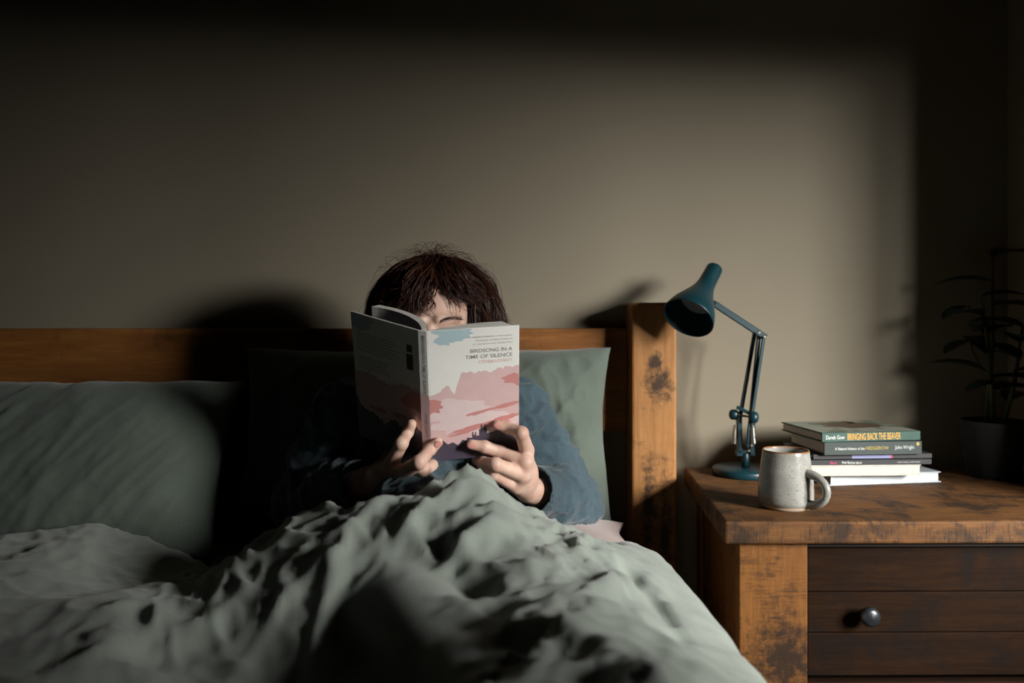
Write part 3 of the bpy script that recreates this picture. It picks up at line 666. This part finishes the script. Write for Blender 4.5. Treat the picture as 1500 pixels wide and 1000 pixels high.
# fingernails on the fingertips that show
def nail(tip, prev, out, rx=.0052, ry=.0062):
    d = (Vector(tip) - Vector(prev)).normalized(); nz = (Vector(out) - d * Vector(out).dot(d)).normalized(); x = d.cross(nz); V, F = [], []
    for i in range(5):
        for k in range(14):
            r = i / 4; a = 2 * math.pi * k / 14; u_, v_ = rx * r * math.cos(a), ry * r * math.sin(a)
            V.append(tuple(Vector(tip) + d * (v_ + .0005) + x * u_ + nz * (.0094 - (u_ / .0075) ** 2 * .0032 - (max(v_, 0) / .009) ** 2 * .0025)))
    for i in range(4):
        for k in range(14): F.append([i * 14 + k, (i + 1) * 14 + k, (i + 1) * 14 + (k + 1) % 14, i * 14 + (k + 1) % 14])
    o = obj('fingernail', (V, F), M['nail'], person, smooth=True)
for ch, out in ((hR[0], nR), (hR[1], nR), (hL[1], nR), (hL[0], nL)):
    out = (Vector(out) + Vector((.12, 0, .25))).normalized() if ch is not hL[0] else (nL + Vector((-.8, 0, .3))).normalized()
    nail(ch[1][2], ch[1][1], out)
# shirt
T = SDF((-.47, -.72, .50), (.20, -.20, .90), .0035)
T.ell((CX, -.35, .725), (.155, .10, .125), None, .04); T.cone((CX, -.40, .68), (CX, -.60, .582), .104, .086, .03)
def sleeve(sh, el, wr, cuff):
    e = Vector(wr).lerp(Vector(el), cuff)
    T.chain([(CX, -.335, .775), sh, Vector(sh).lerp(el, .55), el, Vector(el).lerp(e, .5), e], [.068, .062, .057, .049, .048, .040], .018)
    d = (Vector(wr) - Vector(el)).normalized()
    # trim the cuff flat and hollow it out
    sl, p = T.reg(np.array(e) - .06, np.array(e) + .06, 0); pl = (p - np.array(e, dtype=np.float32)) @ np.array(d, dtype=np.float32)
    A = T.F[sl]; lat = np.linalg.norm(p - np.array(e, dtype=np.float32) - pl[..., None] * np.array(d, dtype=np.float32), axis=-1)
    T.F[sl] = np.where(lat < .055, np.maximum(A, np.maximum(pl, -np.maximum(np.maximum(lat - .0365, -.030 - pl), pl - .05))), A)
sleeve(SHR, ELR, WRR, .03); sleeve(SHL, ELL_, WRL, .10)
T.cone((CX, -.325, .80), (CX, -.335, .835), .066, .060, .01)
T.cone((CX, -.335, .815), (CX, -.345, .90), .058, .056, .002, True)
V, F = T.mesh(); N = vnormals(V, F)
q1 = np.stack([V[:, 0] * 16, V[:, 1] * 16, V[:, 2] * 30], -1) + .8 * pn(V * 22)[:, None]; q2 = V * np.array([40, 30, 26.])
amp = .014 * np.maximum(ridge(q1) - .35, 0) + .007 * np.maximum(ridge(q2 + 5) - .3, 0) + .004 * pn(V * 18)
nearcuff = np.minimum(np.linalg.norm(V - np.array(WRR), axis=1), np.linalg.norm(V - np.array(WRL), axis=1)); amp = (amp - .003) * sst(.035, .09, nearcuff)
V = V + N * amp[:, None]
obj('shirt', (V, F), M['shirt'], person, smooth=True); del T
# hair: dark under-layer plus strands
Hs = SDF(tuple(HD + Vector((-.14, -.15, -.20))), tuple(HD + Vector((.14, .16, .15))), .004)
Hs.ell(hp(0, -.012, .026), (.084, .095, .091), HM, .01); Hs.ell(hp(0, -.05, -.06), (.085, .062, .10), HM, .03)
Hs.ell(hp(.012, .120, -.035), (.050, .065, .083), HM, .006, True); Hs.cone(hp(0, .06, -.10), hp(0, .02, -.2), .065, .06, .01, True)
V, F = Hs.mesh(); V = V + vnormals(V, F) * (.006 * pn(V * np.array([60, 60, 14.])))[:, None]
hair = obj('hair', (V, F), M['hair_cap'], person, smooth=True)
SV, SF = [], []
def strand(pts, r):
    n0 = len(SV); m = len(pts); pts = np.asarray(pts)
    d = np.gradient(pts, axis=0); d /= np.linalg.norm(d, axis=1)[:, None] + 1e-9
    a = np.cross(d, np.array([.3, .5, .81])); a /= np.linalg.norm(a, axis=1)[:, None] + 1e-9; b = np.cross(d, a)
    rad = r * (1 - .8 * np.linspace(0, 1, m) ** 3)
    for k in range(3):
        t = 2 * math.pi * k / 3; SV.append(pts + (a * math.cos(t) + b * math.sin(t)) * rad[:, None])
    return m
strands = []
def clump(phi, th0, th1, hangL, flare, sweep, cnt, rad, seed, wave=.006, lift=1.0):
    m = 20; tt = np.linspace(0, 1, m); L1 = .1 * (th1 - th0); f1 = L1 / (L1 + hangL + 1e-6); loc = []
    rs_ = np.random.default_rng(seed)
    ph = rs_.uniform(0, 6.28, 4)
    for t in tt:
        if t <= f1: th = th0 + (th1 - th0) * t / max(f1, 1e-6); hz = 0
        else: th = th1; hz = (t - f1) / (1 - f1) * hangL
        a = phi + sweep * t ** 1.5; gr = 1 + flare * t
        lf = 1 + (lift - 1) * math.sin(min(t * 3.5, 1.57)); p = np.array([.091 * math.sin(th) * math.sin(a) * gr * lf, .099 * math.sin(th) * math.cos(a) * gr * (1 + .5 * (lf - 1)) - .006, .026 + .099 * math.cos(th) * lf - hz])
        p += wave * t * np.array([math.sin(7 * t + ph[0]), math.sin(6 * t + ph[1]), .5 * math.sin(8 * t + ph[2])]); loc.append(p)
    loc = np.array(loc)
    for _ in range(cnt):
        o_ = rs_.normal(size=3) * rad * .55; ph2 = rs_.uniform(0, 6.28, 3); kk = (.35 + .9 * tt * (1.25 - tt))[:, None]; am = rs_.uniform(.0008, .0045)
        wob = am * np.stack([np.sin(tt * 9 + ph2[0]), np.sin(tt * 8 + ph2[1]), np.sin(tt * 10 + ph2[2])], 1) * tt[:, None] ** .7
        cut = rs_.integers(int(m * .8), m + 1); q_ = (loc + o_ * kk + wob)[:cut]
        W_ = np.array(HD) + q_ @ HM; strands.append((W_, rs_.uniform(.0004, .0011)))
def lift_at(phi): return 1.03 + .05 * math.sin(phi * 2 + .6) + .03 * math.sin(5 * phi) - .05 * math.exp(-((phi - .12) / .18) ** 2)
for i in range(420):
    rs_ = np.random.default_rng(1000 + i); phi = rs_.uniform(-math.pi, math.pi); th0 = rs_.uniform(.03, .85)
    if abs(phi) < R(56):
        x = math.sin(phi)
        if x < .06: clump(phi, th0, rs_.uniform(1.28, 1.46), .006, rs_.uniform(.0, .10), -.15 + .3 * rs_.uniform(-1, 1), 12, .0075, i, .012, lift_at(phi) * rs_.uniform(.97, 1.07))
        else: clump(.08 + phi * .6, th0 * .8, rs_.uniform(1.18, 1.36), .004, rs_.uniform(.0, .10), .35 + .4 * rs_.uniform(0, 1), 12, .007, i, .012, lift_at(phi) * rs_.uniform(.97, 1.07))
    else:
        clump(phi, th0, rs_.uniform(1.4, 1.7), rs_.uniform(.08, .16), rs_.uniform(.04, .24), rs_.uniform(-.3, .3), 11, .008, i, .020, lift_at(phi) * (rs_.uniform(.96, 1.08) if rs_.random() > .16 else rs_.uniform(1.08, 1.2)))
for i in range(90):          # side locks framing the face
    rs_ = np.random.default_rng(3000 + i); sg = rs_.choice([-1, 1]); clump(sg * rs_.uniform(R(58), R(100)), rs_.uniform(.2, .9), 1.5, rs_.uniform(.08, .15), rs_.uniform(.12, .36), rs_.uniform(-.15, .15), 10, .009, 3000 + i, .018, rs_.uniform(.98, 1.1))
for i in range(230):         # flyaways
    rs_ = np.random.default_rng(5000 + i); phi = rs_.uniform(-math.pi, math.pi); th = abs(rs_.normal(0, .75)); m = 18; tt = np.linspace(0, 1, m)
    p0 = np.array([.095 * math.sin(th) * math.sin(phi), .10 * math.sin(th) * math.cos(phi), .026 + .103 * math.cos(th)]); nn = p0 / np.linalg.norm(p0)
    tg = np.cross(nn, rs_.normal(size=3)); tg /= np.linalg.norm(tg); L = rs_.uniform(.03, .085); ht = rs_.uniform(.006, .034)
    q_ = p0 + tg * (L * tt)[:, None] + nn * (ht * np.sin(tt * math.pi * rs_.uniform(.6, 1.0)))[:, None] - nn * (.35 * L * tt ** 2)[:, None] + .003 * np.sin(tt * 12 + rs_.uniform(0, 6))[:, None] * np.cross(nn, tg)
    strands.append((np.array(HD) + q_ @ HM, .00028))
Vs, Fs, n0 = [], [], 0
for pts, r in strands:
    m = len(pts); d = np.gradient(pts, axis=0); d /= np.linalg.norm(d, axis=1)[:, None] + 1e-9
    a = np.cross(d, np.array([.3, .5, .81])); a /= np.linalg.norm(a, axis=1)[:, None] + 1e-9; b = np.cross(d, a); rad = (r * (1 - .8 * np.linspace(0, 1, m) ** 3))[:, None]
    ring = np.stack([pts + (a * math.cos(t) + b * math.sin(t)) * rad for t in (0, 2.0944, 4.1888)], 1); Vs.append(ring.reshape(-1, 3)); Fs.append(grid_faces(m, 3, True) + n0); n0 += m * 3
o = obj('hair_strands', (np.concatenate(Vs), np.concatenate(Fs)), M['hair'], person, smooth=True); tint = np.concatenate([np.full(len(p_) * 3, np.random.default_rng(int(abs(p_[0, 0]) * 1e7) % 99991).random() ** 2.5) for p_, _ in strands]); at_ = o.data.attributes.new('tint', 'FLOAT', 'POINT'); at_.data.foreach_set('value', tint.astype(np.float32)); o['kind'] = 'stuff'; o['label'] = 'dark reddish brown tousled hair with a fringe'
# lowered lashes and eyebrows
for sx in (-1, 1):
    pts = []
    for i in range(11):
        x = -.0125 + .025 * i / 10; z = -.0035 - .0022 * (1 - (x / .0125) ** 2); f_ = .0805 + .0128 * math.sqrt(max(0, 1 - (x / .0152) ** 2 - (z / .0118) ** 2)); pts.append(hp(sx * .033 + x, f_, .007 + z))
    obj('eyelashes', tube(pts, [.0003] + [.0008] * 9 + [.0003], 5), M['hair'], person)
for sx in (-1, 1):
    vf = [];
    for i in range(40):
        t = i / 39; a = hp(sx * (.014 + .036 * t), .098 - .014 * t * t, .028 + .006 * math.sin(t * 2.6)); b = a + fx * (sx * .007) + fu * (.004 * math.sin(i * 2.4) + .001) + ff * .001
        vf.append(tube([a, a.lerp(b, .5) + ff * .0015, b], [.0004, .0006, .0002], 3))
    obj('eyebrow', join(*vf), M['hair'], person)

# ------------------------------------------------------------------ nightstand
NZ = .625; NA = R(.6); NC = Vector((.334, -.5225, 0))
stand = thing('nightstand', tuple(NC), NA, 'reclaimed wood nightstand with a thick worn top and dark drawers', 'nightstand')
def sbox(name, lo, hi, mat, bev=.002, par=None): 
    v, f = box(lo, hi, bev, 2); v = [(x + .075 * y, y, z) for x, y, z in v]; return obj(name, (v, f), M[mat], par or stand, world=False)
NWD, NDP = .70, .47
sbox('tabletop', (0, 0, NZ - .036), (NWD, NDP, NZ), 'stand', .004)
LZ = NZ - .0365
for x0, x1 in ((.026, .135), (NWD - .135, NWD - .026)): sbox('front_leg', (x0, .018, 0), (x1, .06, LZ), 'stand_leg', .002)
for x0 in (.026, NWD - .07): sbox('back_leg', (x0, NDP - .06, 0), (x0 + .044, NDP - .01, LZ), 'stand_leg')
for x0 in (.030, NWD - .05): sbox('side_panel', (x0, .06, .08), (x0 + .02, NDP - .06, LZ), 'stand_leg', .001)
sbox('back_panel', (.05, NDP - .03, .08), (NWD - .05, NDP - .02, LZ), 'dark', .001)
sbox('bottom_panel', (.05, .06, .08), (NWD - .05, NDP - .03, .1), 'dark', .001)
sbox('divider_rail', (.135, .03, LZ - .012), (NWD - .135, .06, LZ), 'dark', .001)
dz1 = LZ - .014
for k, (z0, z1) in enumerate(((dz1 - .205, dz1), (dz1 - .42, dz1 - .215))):
    dr = thing('drawer', tuple(NC), NA); dr.parent = stand; dr.location = (0, 0, 0); dr.rotation_euler = (0, 0, 0)
    for a, b in ((0, .34), (.345, .66), (.665, 1)):
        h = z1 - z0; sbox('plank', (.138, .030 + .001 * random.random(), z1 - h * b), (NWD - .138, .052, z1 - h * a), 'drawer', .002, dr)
    for x in (.232, NWD - .165):
        zc = (z0 + z1) / 2; v, f = lathe([(.006, 0), (.0065, .010), (.010, .013), (.0145, .018), (.016, .023), (.0145, .028), (.009, .031), (.0, .032)], 20, (x, .031, zc), (0, -1, 0), False); obj('knob', (v, f), M['black'], dr, world=False, smooth=True)
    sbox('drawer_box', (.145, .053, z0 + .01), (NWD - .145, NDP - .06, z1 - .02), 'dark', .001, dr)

# ------------------------------------------------------------------ desk lamp
LS = 1.384; lc = P(1092, 697, LS); lc.z = NZ
lamp = thing('desk_lamp', tuple(lc), 0, 'dark teal spring-arm desk lamp with a trumpet-shaped shade', 'lamp')
def L_(px, py, s=LS): return P(px, py, s)
obj('base', lathe([(.064, 0), (.066, .002), (.066, .012), (.064, .0145), (.02, .016)], 56, lc), M['teal'], lamp, smooth=True)
obj('stem', rod(lc + Vector((0, 0, .016)), lc + Vector((0, 0, .045)), .0085, 16), M['teal'], lamp, smooth=True)
zb = lc.z + .042
lowA, lowB = L_(1083, 664, 1.39), L_(1102, 664, 1.375)
br = obj('bracket', join(box((lc.x - .019, lc.y - .005, zb - .004), (lc.x + .019, lc.y + .009, zb + .006), .001, 1), bar((lowA.x, lc.y + .004, zb), (lowA.x - .002, lc.y + .004, zb + .075), .009, .016), bar((lowB.x, lc.y - .004, zb), (lowB.x + .002, lc.y - .004, zb + .065), .009, .016)), M['teal'], lamp)
topA, topB, topC = L_(1106, 484, 1.39), L_(1112, 487, 1.378), L_(1119, 493, 1.372)
obj('lower_arm', bar(L_(1079, 640, 1.392), topA, .0072, .0072), M['teal'], lamp)
obj('lower_arm', bar(L_(1095, 655, 1.38), topB, .0072, .0072), M['teal'], lamp)
obj('lower_arm', bar(L_(1101, 612, 1.372), topC, .0062, .0062), M['teal'], lamp)
hA, hB = L_(1045, 444, 1.378), L_(1121, 494, 1.378)
obj('upper_arm', bar(hA, hB, .0125, .0115), M['teal'], lamp)
obj('link_plate', bar(L_(1079, 596, 1.384), L_(1104, 608, 1.376), .007, .012), M['teal'], lamp)
for px, py, s, r in ((1075, 607, 1.392, .011), (1104, 611, 1.368, .012)):
    c = L_(px, py, s); obj('joint_knob', lathe([(r * .55, -.009), (r * .9, -.006), (r, 0), (r * .9, .006), (r * .55, .009)], 20, c, (.9, -.45, 0)), M['teal'], lamp, smooth=True)
obj('tension_rod', rod(L_(1075, 607, 1.392), L_(1104, 611, 1.37), .0022, 8), M['steel'], lamp)
def coil(a, b, r, turns, wr):
    a, b = Vector(a), Vector(b); x, y, d = frame(b - a); L = (b - a).length; pts = []
    for k in range(turns * 10 + 1):
        t = k / (turns * 10); an = 2 * math.pi * turns * t; pts.append(a + d * (L * t) + (x * math.cos(an) + y * math.sin(an)) * r)
    return tube(pts, wr, 6)
obj('spring', coil(L_(1104, 650, 1.364), L_(1102, 626, 1.364), .0042, 14, .0009), M['steel'], lamp, smooth=True)
obj('spring', coil(L_(1075, 650, 1.388), L_(1077, 622, 1.388), .0042, 14, .0009), M['steel'], lamp, smooth=True)
for px, py in ((1103, 624), (1101, 652), (1097, 660), (1112, 487), (1120, 493)):
    c = L_(px, py, 1.3655); obj('screw', lathe([(.0028, 0), (.0028, .004), (.0018, .0052)], 10, c + Vector((0, .003, 0)), (0, -1, 0)), M['steel'], lamp)
s0, s1 = L_(1047, 393, 1.384), P(1008, 466, 1.32); ax = (s1 - s0); SL = ax.length; ax.normalize()
def shade_r(t): return .0165 + .0035 * t + .0305 * sst(.25, 1.0, t) ** 1.25 
prof = [(.010, -.002), (.0150, -.0005), (.0165, .002)] + [(float(shade_r(t)), SL * t) for t in np.linspace(.03, .95, 22)] + [(.0512, SL * .985), (.0508, SL)]
inn = [(r - .0016, h) for r, h in prof[::-1] if h < SL - 1e-6 and h > .01]
sh = obj('shade', lathe(prof + [(.0492, SL)] + inn, 56, s0, ax, True), M['teal'], lamp, smooth=True)
obj('diffuser', lathe([(.0005, SL * .66), (.030, SL * .665), (.0325, SL * .68), (.030, SL * .695), (.0005, SL * .705)], 40, s0, ax), M['diffuser'], sh, smooth=True)
mid = s0 + ax * (SL * .52)
obj('shade_bracket', bar(hA + Vector((.004, 0, -.002)), mid + (hA - mid).normalized() * .018, .009, .008), M['black'], lamp)

# ------------------------------------------------------------------ mug
mc = P(1151, 742, 1.152); mc.z = NZ
mug = thing('mug', tuple(mc), 0, 'speckled off-white stoneware mug with a brown rim on the nightstand', 'mug')
n = NT('mug_glaze'); tc = n.n('ShaderNodeTexCoord'); sp = n.n('ShaderNodeSeparateXYZ'); n.l(tc.outputs['Object'], sp.inputs[0])
cl = n.noise(n.coord(), 28, 4); vo = n.n('ShaderNodeTexVoronoi'); vo.inputs['Scale'].default_value = 330; n.l(n.coord(), vo.inputs['Vector'])
big = n.n('ShaderNodeTexVoronoi'); big.inputs['Scale'].default_value = 140; n.l(n.coord(), big.inputs['Vector'])
c = n.ramp(cl, [(.3, (.185, .182, .162)), (.7, (.29, .285, .26))])
spk = n.math('MULTIPLY', n.ramp(vo.outputs['Distance'], [(.16, (1, 1, 1)), (.26, (0, 0, 0))]), n.ramp(n.noise(n.coord(), 160, 2), [(.44, (0, 0, 0)), (.52, (1, 1, 1))]))
c = n.mix(spk, c, (.07, .05, .03)); c = n.mix(n.ramp(big.outputs['Distance'], [(.09, (.9, .9, .9)), (.15, (0, 0, 0))]), c, (.10, .065, .04))
zz = n.math('ADD', sp.outputs['Z'], n.math('MULTIPLY', n.math('SUBTRACT', cl, .5), .006))
c = n.mix(n.ramp(n.math('MULTIPLY', zz, 10.), [(.935, (0, 0, 0)), (.962, (1, 1, 1))]), c, (.20, .085, .03)); c = n.mix(n.ramp(n.math('MULTIPLY', zz, 10.), [(.062, (1, 1, 1)), (.072, (0, 0, 0))]), c, (.33, .25, .18))
M['mug'] = n.out(c, .2, .5)
mp = [(.0375, 0), (.0405, .001), (.0415, .004), (.0418, .007), (.0442, .0085), (.0455, .014), (.0455, .03), (.0445, .045), (.0425, .062), (.0405, .078), (.0388, .090), (.0382, .0955), (.0374, .0972), (.0362, .0968), (.0354, .094), (.0372, .08), (.0395, .06), (.041, .03), (.039, .012), (.02, .009)]
obj('cup', lathe(mp, 64, mc), M['mug'], mug, smooth=True)
ha = R(38); hd = Vector((math.sin(ha), -math.cos(ha), 0)); pts = []
for k in range(19):
    t = k / 18; an = R(112) - t * R(224); pts.append(mc + hd * (.0415 + .0325 * math.cos(an) * 1.0 + .003) + Vector((0, 0, .0345 + .0235 * math.sin(an) + .004 * (1 - t))))
hv, hf = tube(pts, [.0085 - .0022 * math.sin(math.pi * k / 18) for k in range(19)], 14)
obj('handle', (hv, hf), M['mug'], mug, smooth=True)

# ------------------------------------------------------------------ stacked books
def stack_book(corner, rz, Lx, Dy, z0, z1, cover, label, spine=True, pages='page_edges', over=.003, grp='books stacked on the nightstand', rnd=True):
    # corner = front left; spine (or fore-edge) faces the camera
    b = thing('book', (corner[0], corner[1], z0), rz, label, 'book', grp); h = z1 - z0; ct = .0022
    def part(nm, lo, hi, mt, bev=.0006): return obj(nm, box(lo, hi, bev, 1), M[mt], b, world=False)
    part('cover', (0, 0, 0), (Lx, Dy, ct), cover); tp = part('cover', (0, 0, h - ct), (Lx, Dy, h), cover)
    s = None
    if spine:
        s = part('spine', (0, -.0008, 0), (Lx, .0022, h), cover); part('page_block', (over, .0025, ct), (Lx - over, Dy - over, h - ct), pages, .0003)
    else:
        part('spine', (0, Dy - .002, 0), (Lx, Dy + .0008, h), cover); part('page_block', (over, over * .7, ct), (Lx - over, Dy - .0025, h - ct), pages, .0003)
    return b, s, tp
def col(name, c_, rough=.45): M[name] = plain(name, c_, rough); return name
col('grey_cover', (.36, .38, .40)); col('cream_cover', (.40, .38, .33)); col('black_cover', (.006, .006, .008), .6); col('charcoal_cover', (.009, .009, .010), .6); col('hedge_cover', (.010, .020, .017), .6); col('green_cover', (.008, .045, .030), .6); col('pale_cover', (.20, .21, .17))
ink('white_ink', (.46, .48, .45)); ink('gold_ink', (.32, .24, .04)); ink('orange_ink', (.55, .27, .03)); ink('crimson_ink', (.40, .03, .09)); ink('slate_ink', (.16, .17, .30)); ink('brown_ink', (.06, .035, .02)); ink('moss_ink', (.07, .11, .06))
n = NT('white_pages'); f2 = n.noise(n.coord((2, 2, 300)), 9, 2); c = n.ramp(f2, [(.3, (.38, .41, .43)), (.6, (.50, .53, .55))]); M['white_pages'] = n.out(c, .8, .2)
n = NT('cream_pages'); f2 = n.noise(n.coord((2, 2, 300)), 9, 2); c = n.ramp(f2, [(.3, (.36, .33, .28)), (.6, (.48, .45, .39))]); M['cream_pages'] = n.out(c, .85, .2)
def spine_text(bk, par, s, x, wd, zc, hg, mat, off=0., lift=-.0011, shear=0):
    Mx = mw(bk); A = Mx @ Vector((x, lift, zc - hg / 2)); ex = Mx.to_3x3() @ Vector((1, 0, 0))
    text(s, wd, A, ex, Vector((0, 0, 1)), Vector((0, -1, 0)), mat, par, hg, 'L', off, 'lettering', shear)
zt = NZ + .0004
b1, s1_, _ = stack_book((.600, -.2475), R(9), .232, .175, zt, .6460, 'grey_cover', 'large pale grey book at the bottom of the stack, white pages outward', False, 'white_pages', .004)
b2, s2_, _ = stack_book((.557, -.262), R(2.5), .214, .15, .6463, .6668, 'cream_cover', 'cream book with its page edges outward, second from the bottom of the stack', False, 'cream_pages', .002)
b3, s3_, _ = stack_book((.556, -.262), R(3), .236, .15, .6671, .6768, 'black_cover', 'slim black book with white and crimson spine lettering in the stack')
b4, s4_, _ = stack_book((.566, -.256), R(4), .232, .15, .6771, .6862, 'charcoal_cover', 'slim charcoal book with a slate blue spine panel in the stack')
b5, s5_, _ = stack_book((.583, -.266), R(4.5), .190, .16, .6865, .7110, 'hedge_cover', 'thick dark green-grey hardback with pale and gold spine lettering')
b6, s6_, t6 = stack_book((.578, -.268), R(8.5), .200, .165, .7113, .7285, 'green_cover', 'green hardback with orange brush lettering on top of the stack')
spine_text(b3, s3_, 'Bats', .040, .013, .0045, .0048, 'crimson_ink', .01); spine_text(b3, s3_, 'Phil Richardson', .063, .038, .0045, .0046, 'white_ink', .01); spine_text(b3, s3_, 'NATURAL HISTORY', .170, .044, .0045, .0028, 'fine_ink')
M4 = mw(b4)
obj('spine_panel', ([tuple(M4 @ Vector(p)) for p in ((.075, -.001, .001), (.150, -.001, .001), (.150, -.001, .008), (.075, -.001, .008))], [[0, 1, 2, 3]]), M['slate_ink'], s4_)
obj('spine_panel', ([tuple(M4 @ Vector(p)) for p in ((.150, -.001, .001), (.154, -.001, .001), (.154, -.001, .008), (.150, -.001, .008))], [[0, 1, 2, 3]]), M['crimson_ink'], s4_)
spine_text(b5, s5_, 'A Natural History of the', .020, .058, .012, .0052, 'white_ink', .005, shear=.2); spine_text(b5, s5_, 'HEDGEROW', .080, .045, .0125, .0062, 'gold_ink', .005); spine_text(b5, s5_, 'John Wright', .137, .038, .0135, .0066, 'white_ink', .0)
M5 = mw(b5)
obj('emblem', ([tuple(M5 @ Vector((.182 + .003 * math.cos(a), -.0011, .0195 + .0035 * math.sin(a)))) for a in np.linspace(0, 6.28, 16)[:-1]], [list(range(15))]), M['gold_ink'], s5_)
spine_text(b6, s6_, 'Derek Gow', .008, .037, .0085, .0072, 'white_ink', .008); spine_text(b6, s6_, 'BRINGING BACK THE BEAVER', .051, .108, .0090, .0125, 'orange_ink', .006)
M6 = mw(b6); zt6 = .7285 - .7113 + .0002
def top_print(pts, mt, l): obj('printed_shape', ([tuple(M6 @ Vector((x, y, zt6 + l))) for x, y in pts], [list(range(len(pts)))]), M[mt], t6)
top_print([(.002, .002), (.198, .002), (.198, .163), (.002, .163)], 'pale_cover', 0)
top_print(blob(.115, .095, .062, .045, 44., 50, .5), 'brown_ink', .0002)
for k in range(14): top_print(blob(.02 + .17 * random.random(), .015 + .14 * random.random(), .007 + .012 * random.random(), .006 + .006 * random.random(), 50. + k, 20, .6), 'moss_ink', .00015 + .00001 * k)

# ------------------------------------------------------------------ houseplant in the dark corner
pc = Vector((.965, -.15, NZ))
pl = thing('houseplant', tuple(pc), 0, 'dark leafy houseplant in a black pot in the shadowed corner', 'plant')
obj('pot', lathe([(.045, .001), (.048, .003), (.060, .10), (.062, .112), (.058, .113), (.055, .100), (.01, .098)], 36, pc), M['pot'], pl, smooth=True)
obj('soil', lathe([(.054, .096), (.03, .101), (.002, .103)], 24, pc), M['soil'], pl)
def leaf(base, d, L, W, droop):
    d = Vector(d).normalized(); side = d.cross(Vector((0, 0, 1))).normalized(); up = side.cross(d); V, F = [], []; nu_, nv_ = 12, 6
    for sgn in (1, -1):
        for i in range(nu_ + 1):
            t = i / nu_; wd = W / 2 * math.sin(math.pi * min(1, t * .97 + .02)) ** .75
            for j in range(nv_ + 1):
                u_ = j / nv_ * 2 - 1; V.append(tuple(Vector(base) + d * (L * t) + side * (wd * u_) + up * (abs(u_) * wd * .25 - droop * t * t * L + sgn * .0004)))
    m = (nu_ + 1) * (nv_ + 1)
    for i in range(nu_):
        for j in range(nv_):
            a = i * (nv_ + 1) + j; F.append([a, a + nv_ + 1, a + nv_ + 2, a + 1]); F.append([m + a, m + a + 1, m + a + nv_ + 2, m + a + nv_ + 1])
    return V, F
stems = [((.0, .0), (-.03, -.01, .36)), ((.01, -.01), (.04, -.03, .30)), ((-.01, .01), (.01, .02, .44))]
rl = random.Random(5)
for (ox, oy), tipv in stems:
    a = pc + Vector((ox, oy, .09)); b = pc + Vector(tipv); obj('stem', tube([a, a.lerp(b, .5) + Vector((.006, 0, 0)), b], [.005, .004, .0025], 8), M['stem'], pl, smooth=True)
    for k in range(6):
        t = .3 + .7 * k / 5; p = a.lerp(b, t); an = k * 2.4 + ox * 90; dv = Vector((math.cos(an), math.sin(an) * .75 - .15, .25 + .2 * rl.random()))
        L = .075 + .035 * rl.random()
        if p.y + dv.normalized().y * L > -.012: dv.y = -abs(dv.y)
        if p.x + dv.normalized().x * L > 1.07: dv.x = -abs(dv.x)
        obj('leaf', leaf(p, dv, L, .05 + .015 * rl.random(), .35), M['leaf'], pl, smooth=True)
for px, py in ((1410, 455), (1412, 506)):
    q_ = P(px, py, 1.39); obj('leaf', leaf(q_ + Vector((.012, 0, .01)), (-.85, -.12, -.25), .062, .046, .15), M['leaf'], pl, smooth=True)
    st = pc + Vector((-.03, -.01, .30 if py < 480 else .22)); obj('petiole', tube([st, (st + q_) / 2 + Vector((0, 0, .01)), q_ + Vector((.014, 0, .01))], .0016, 6), M['stem'], pl)
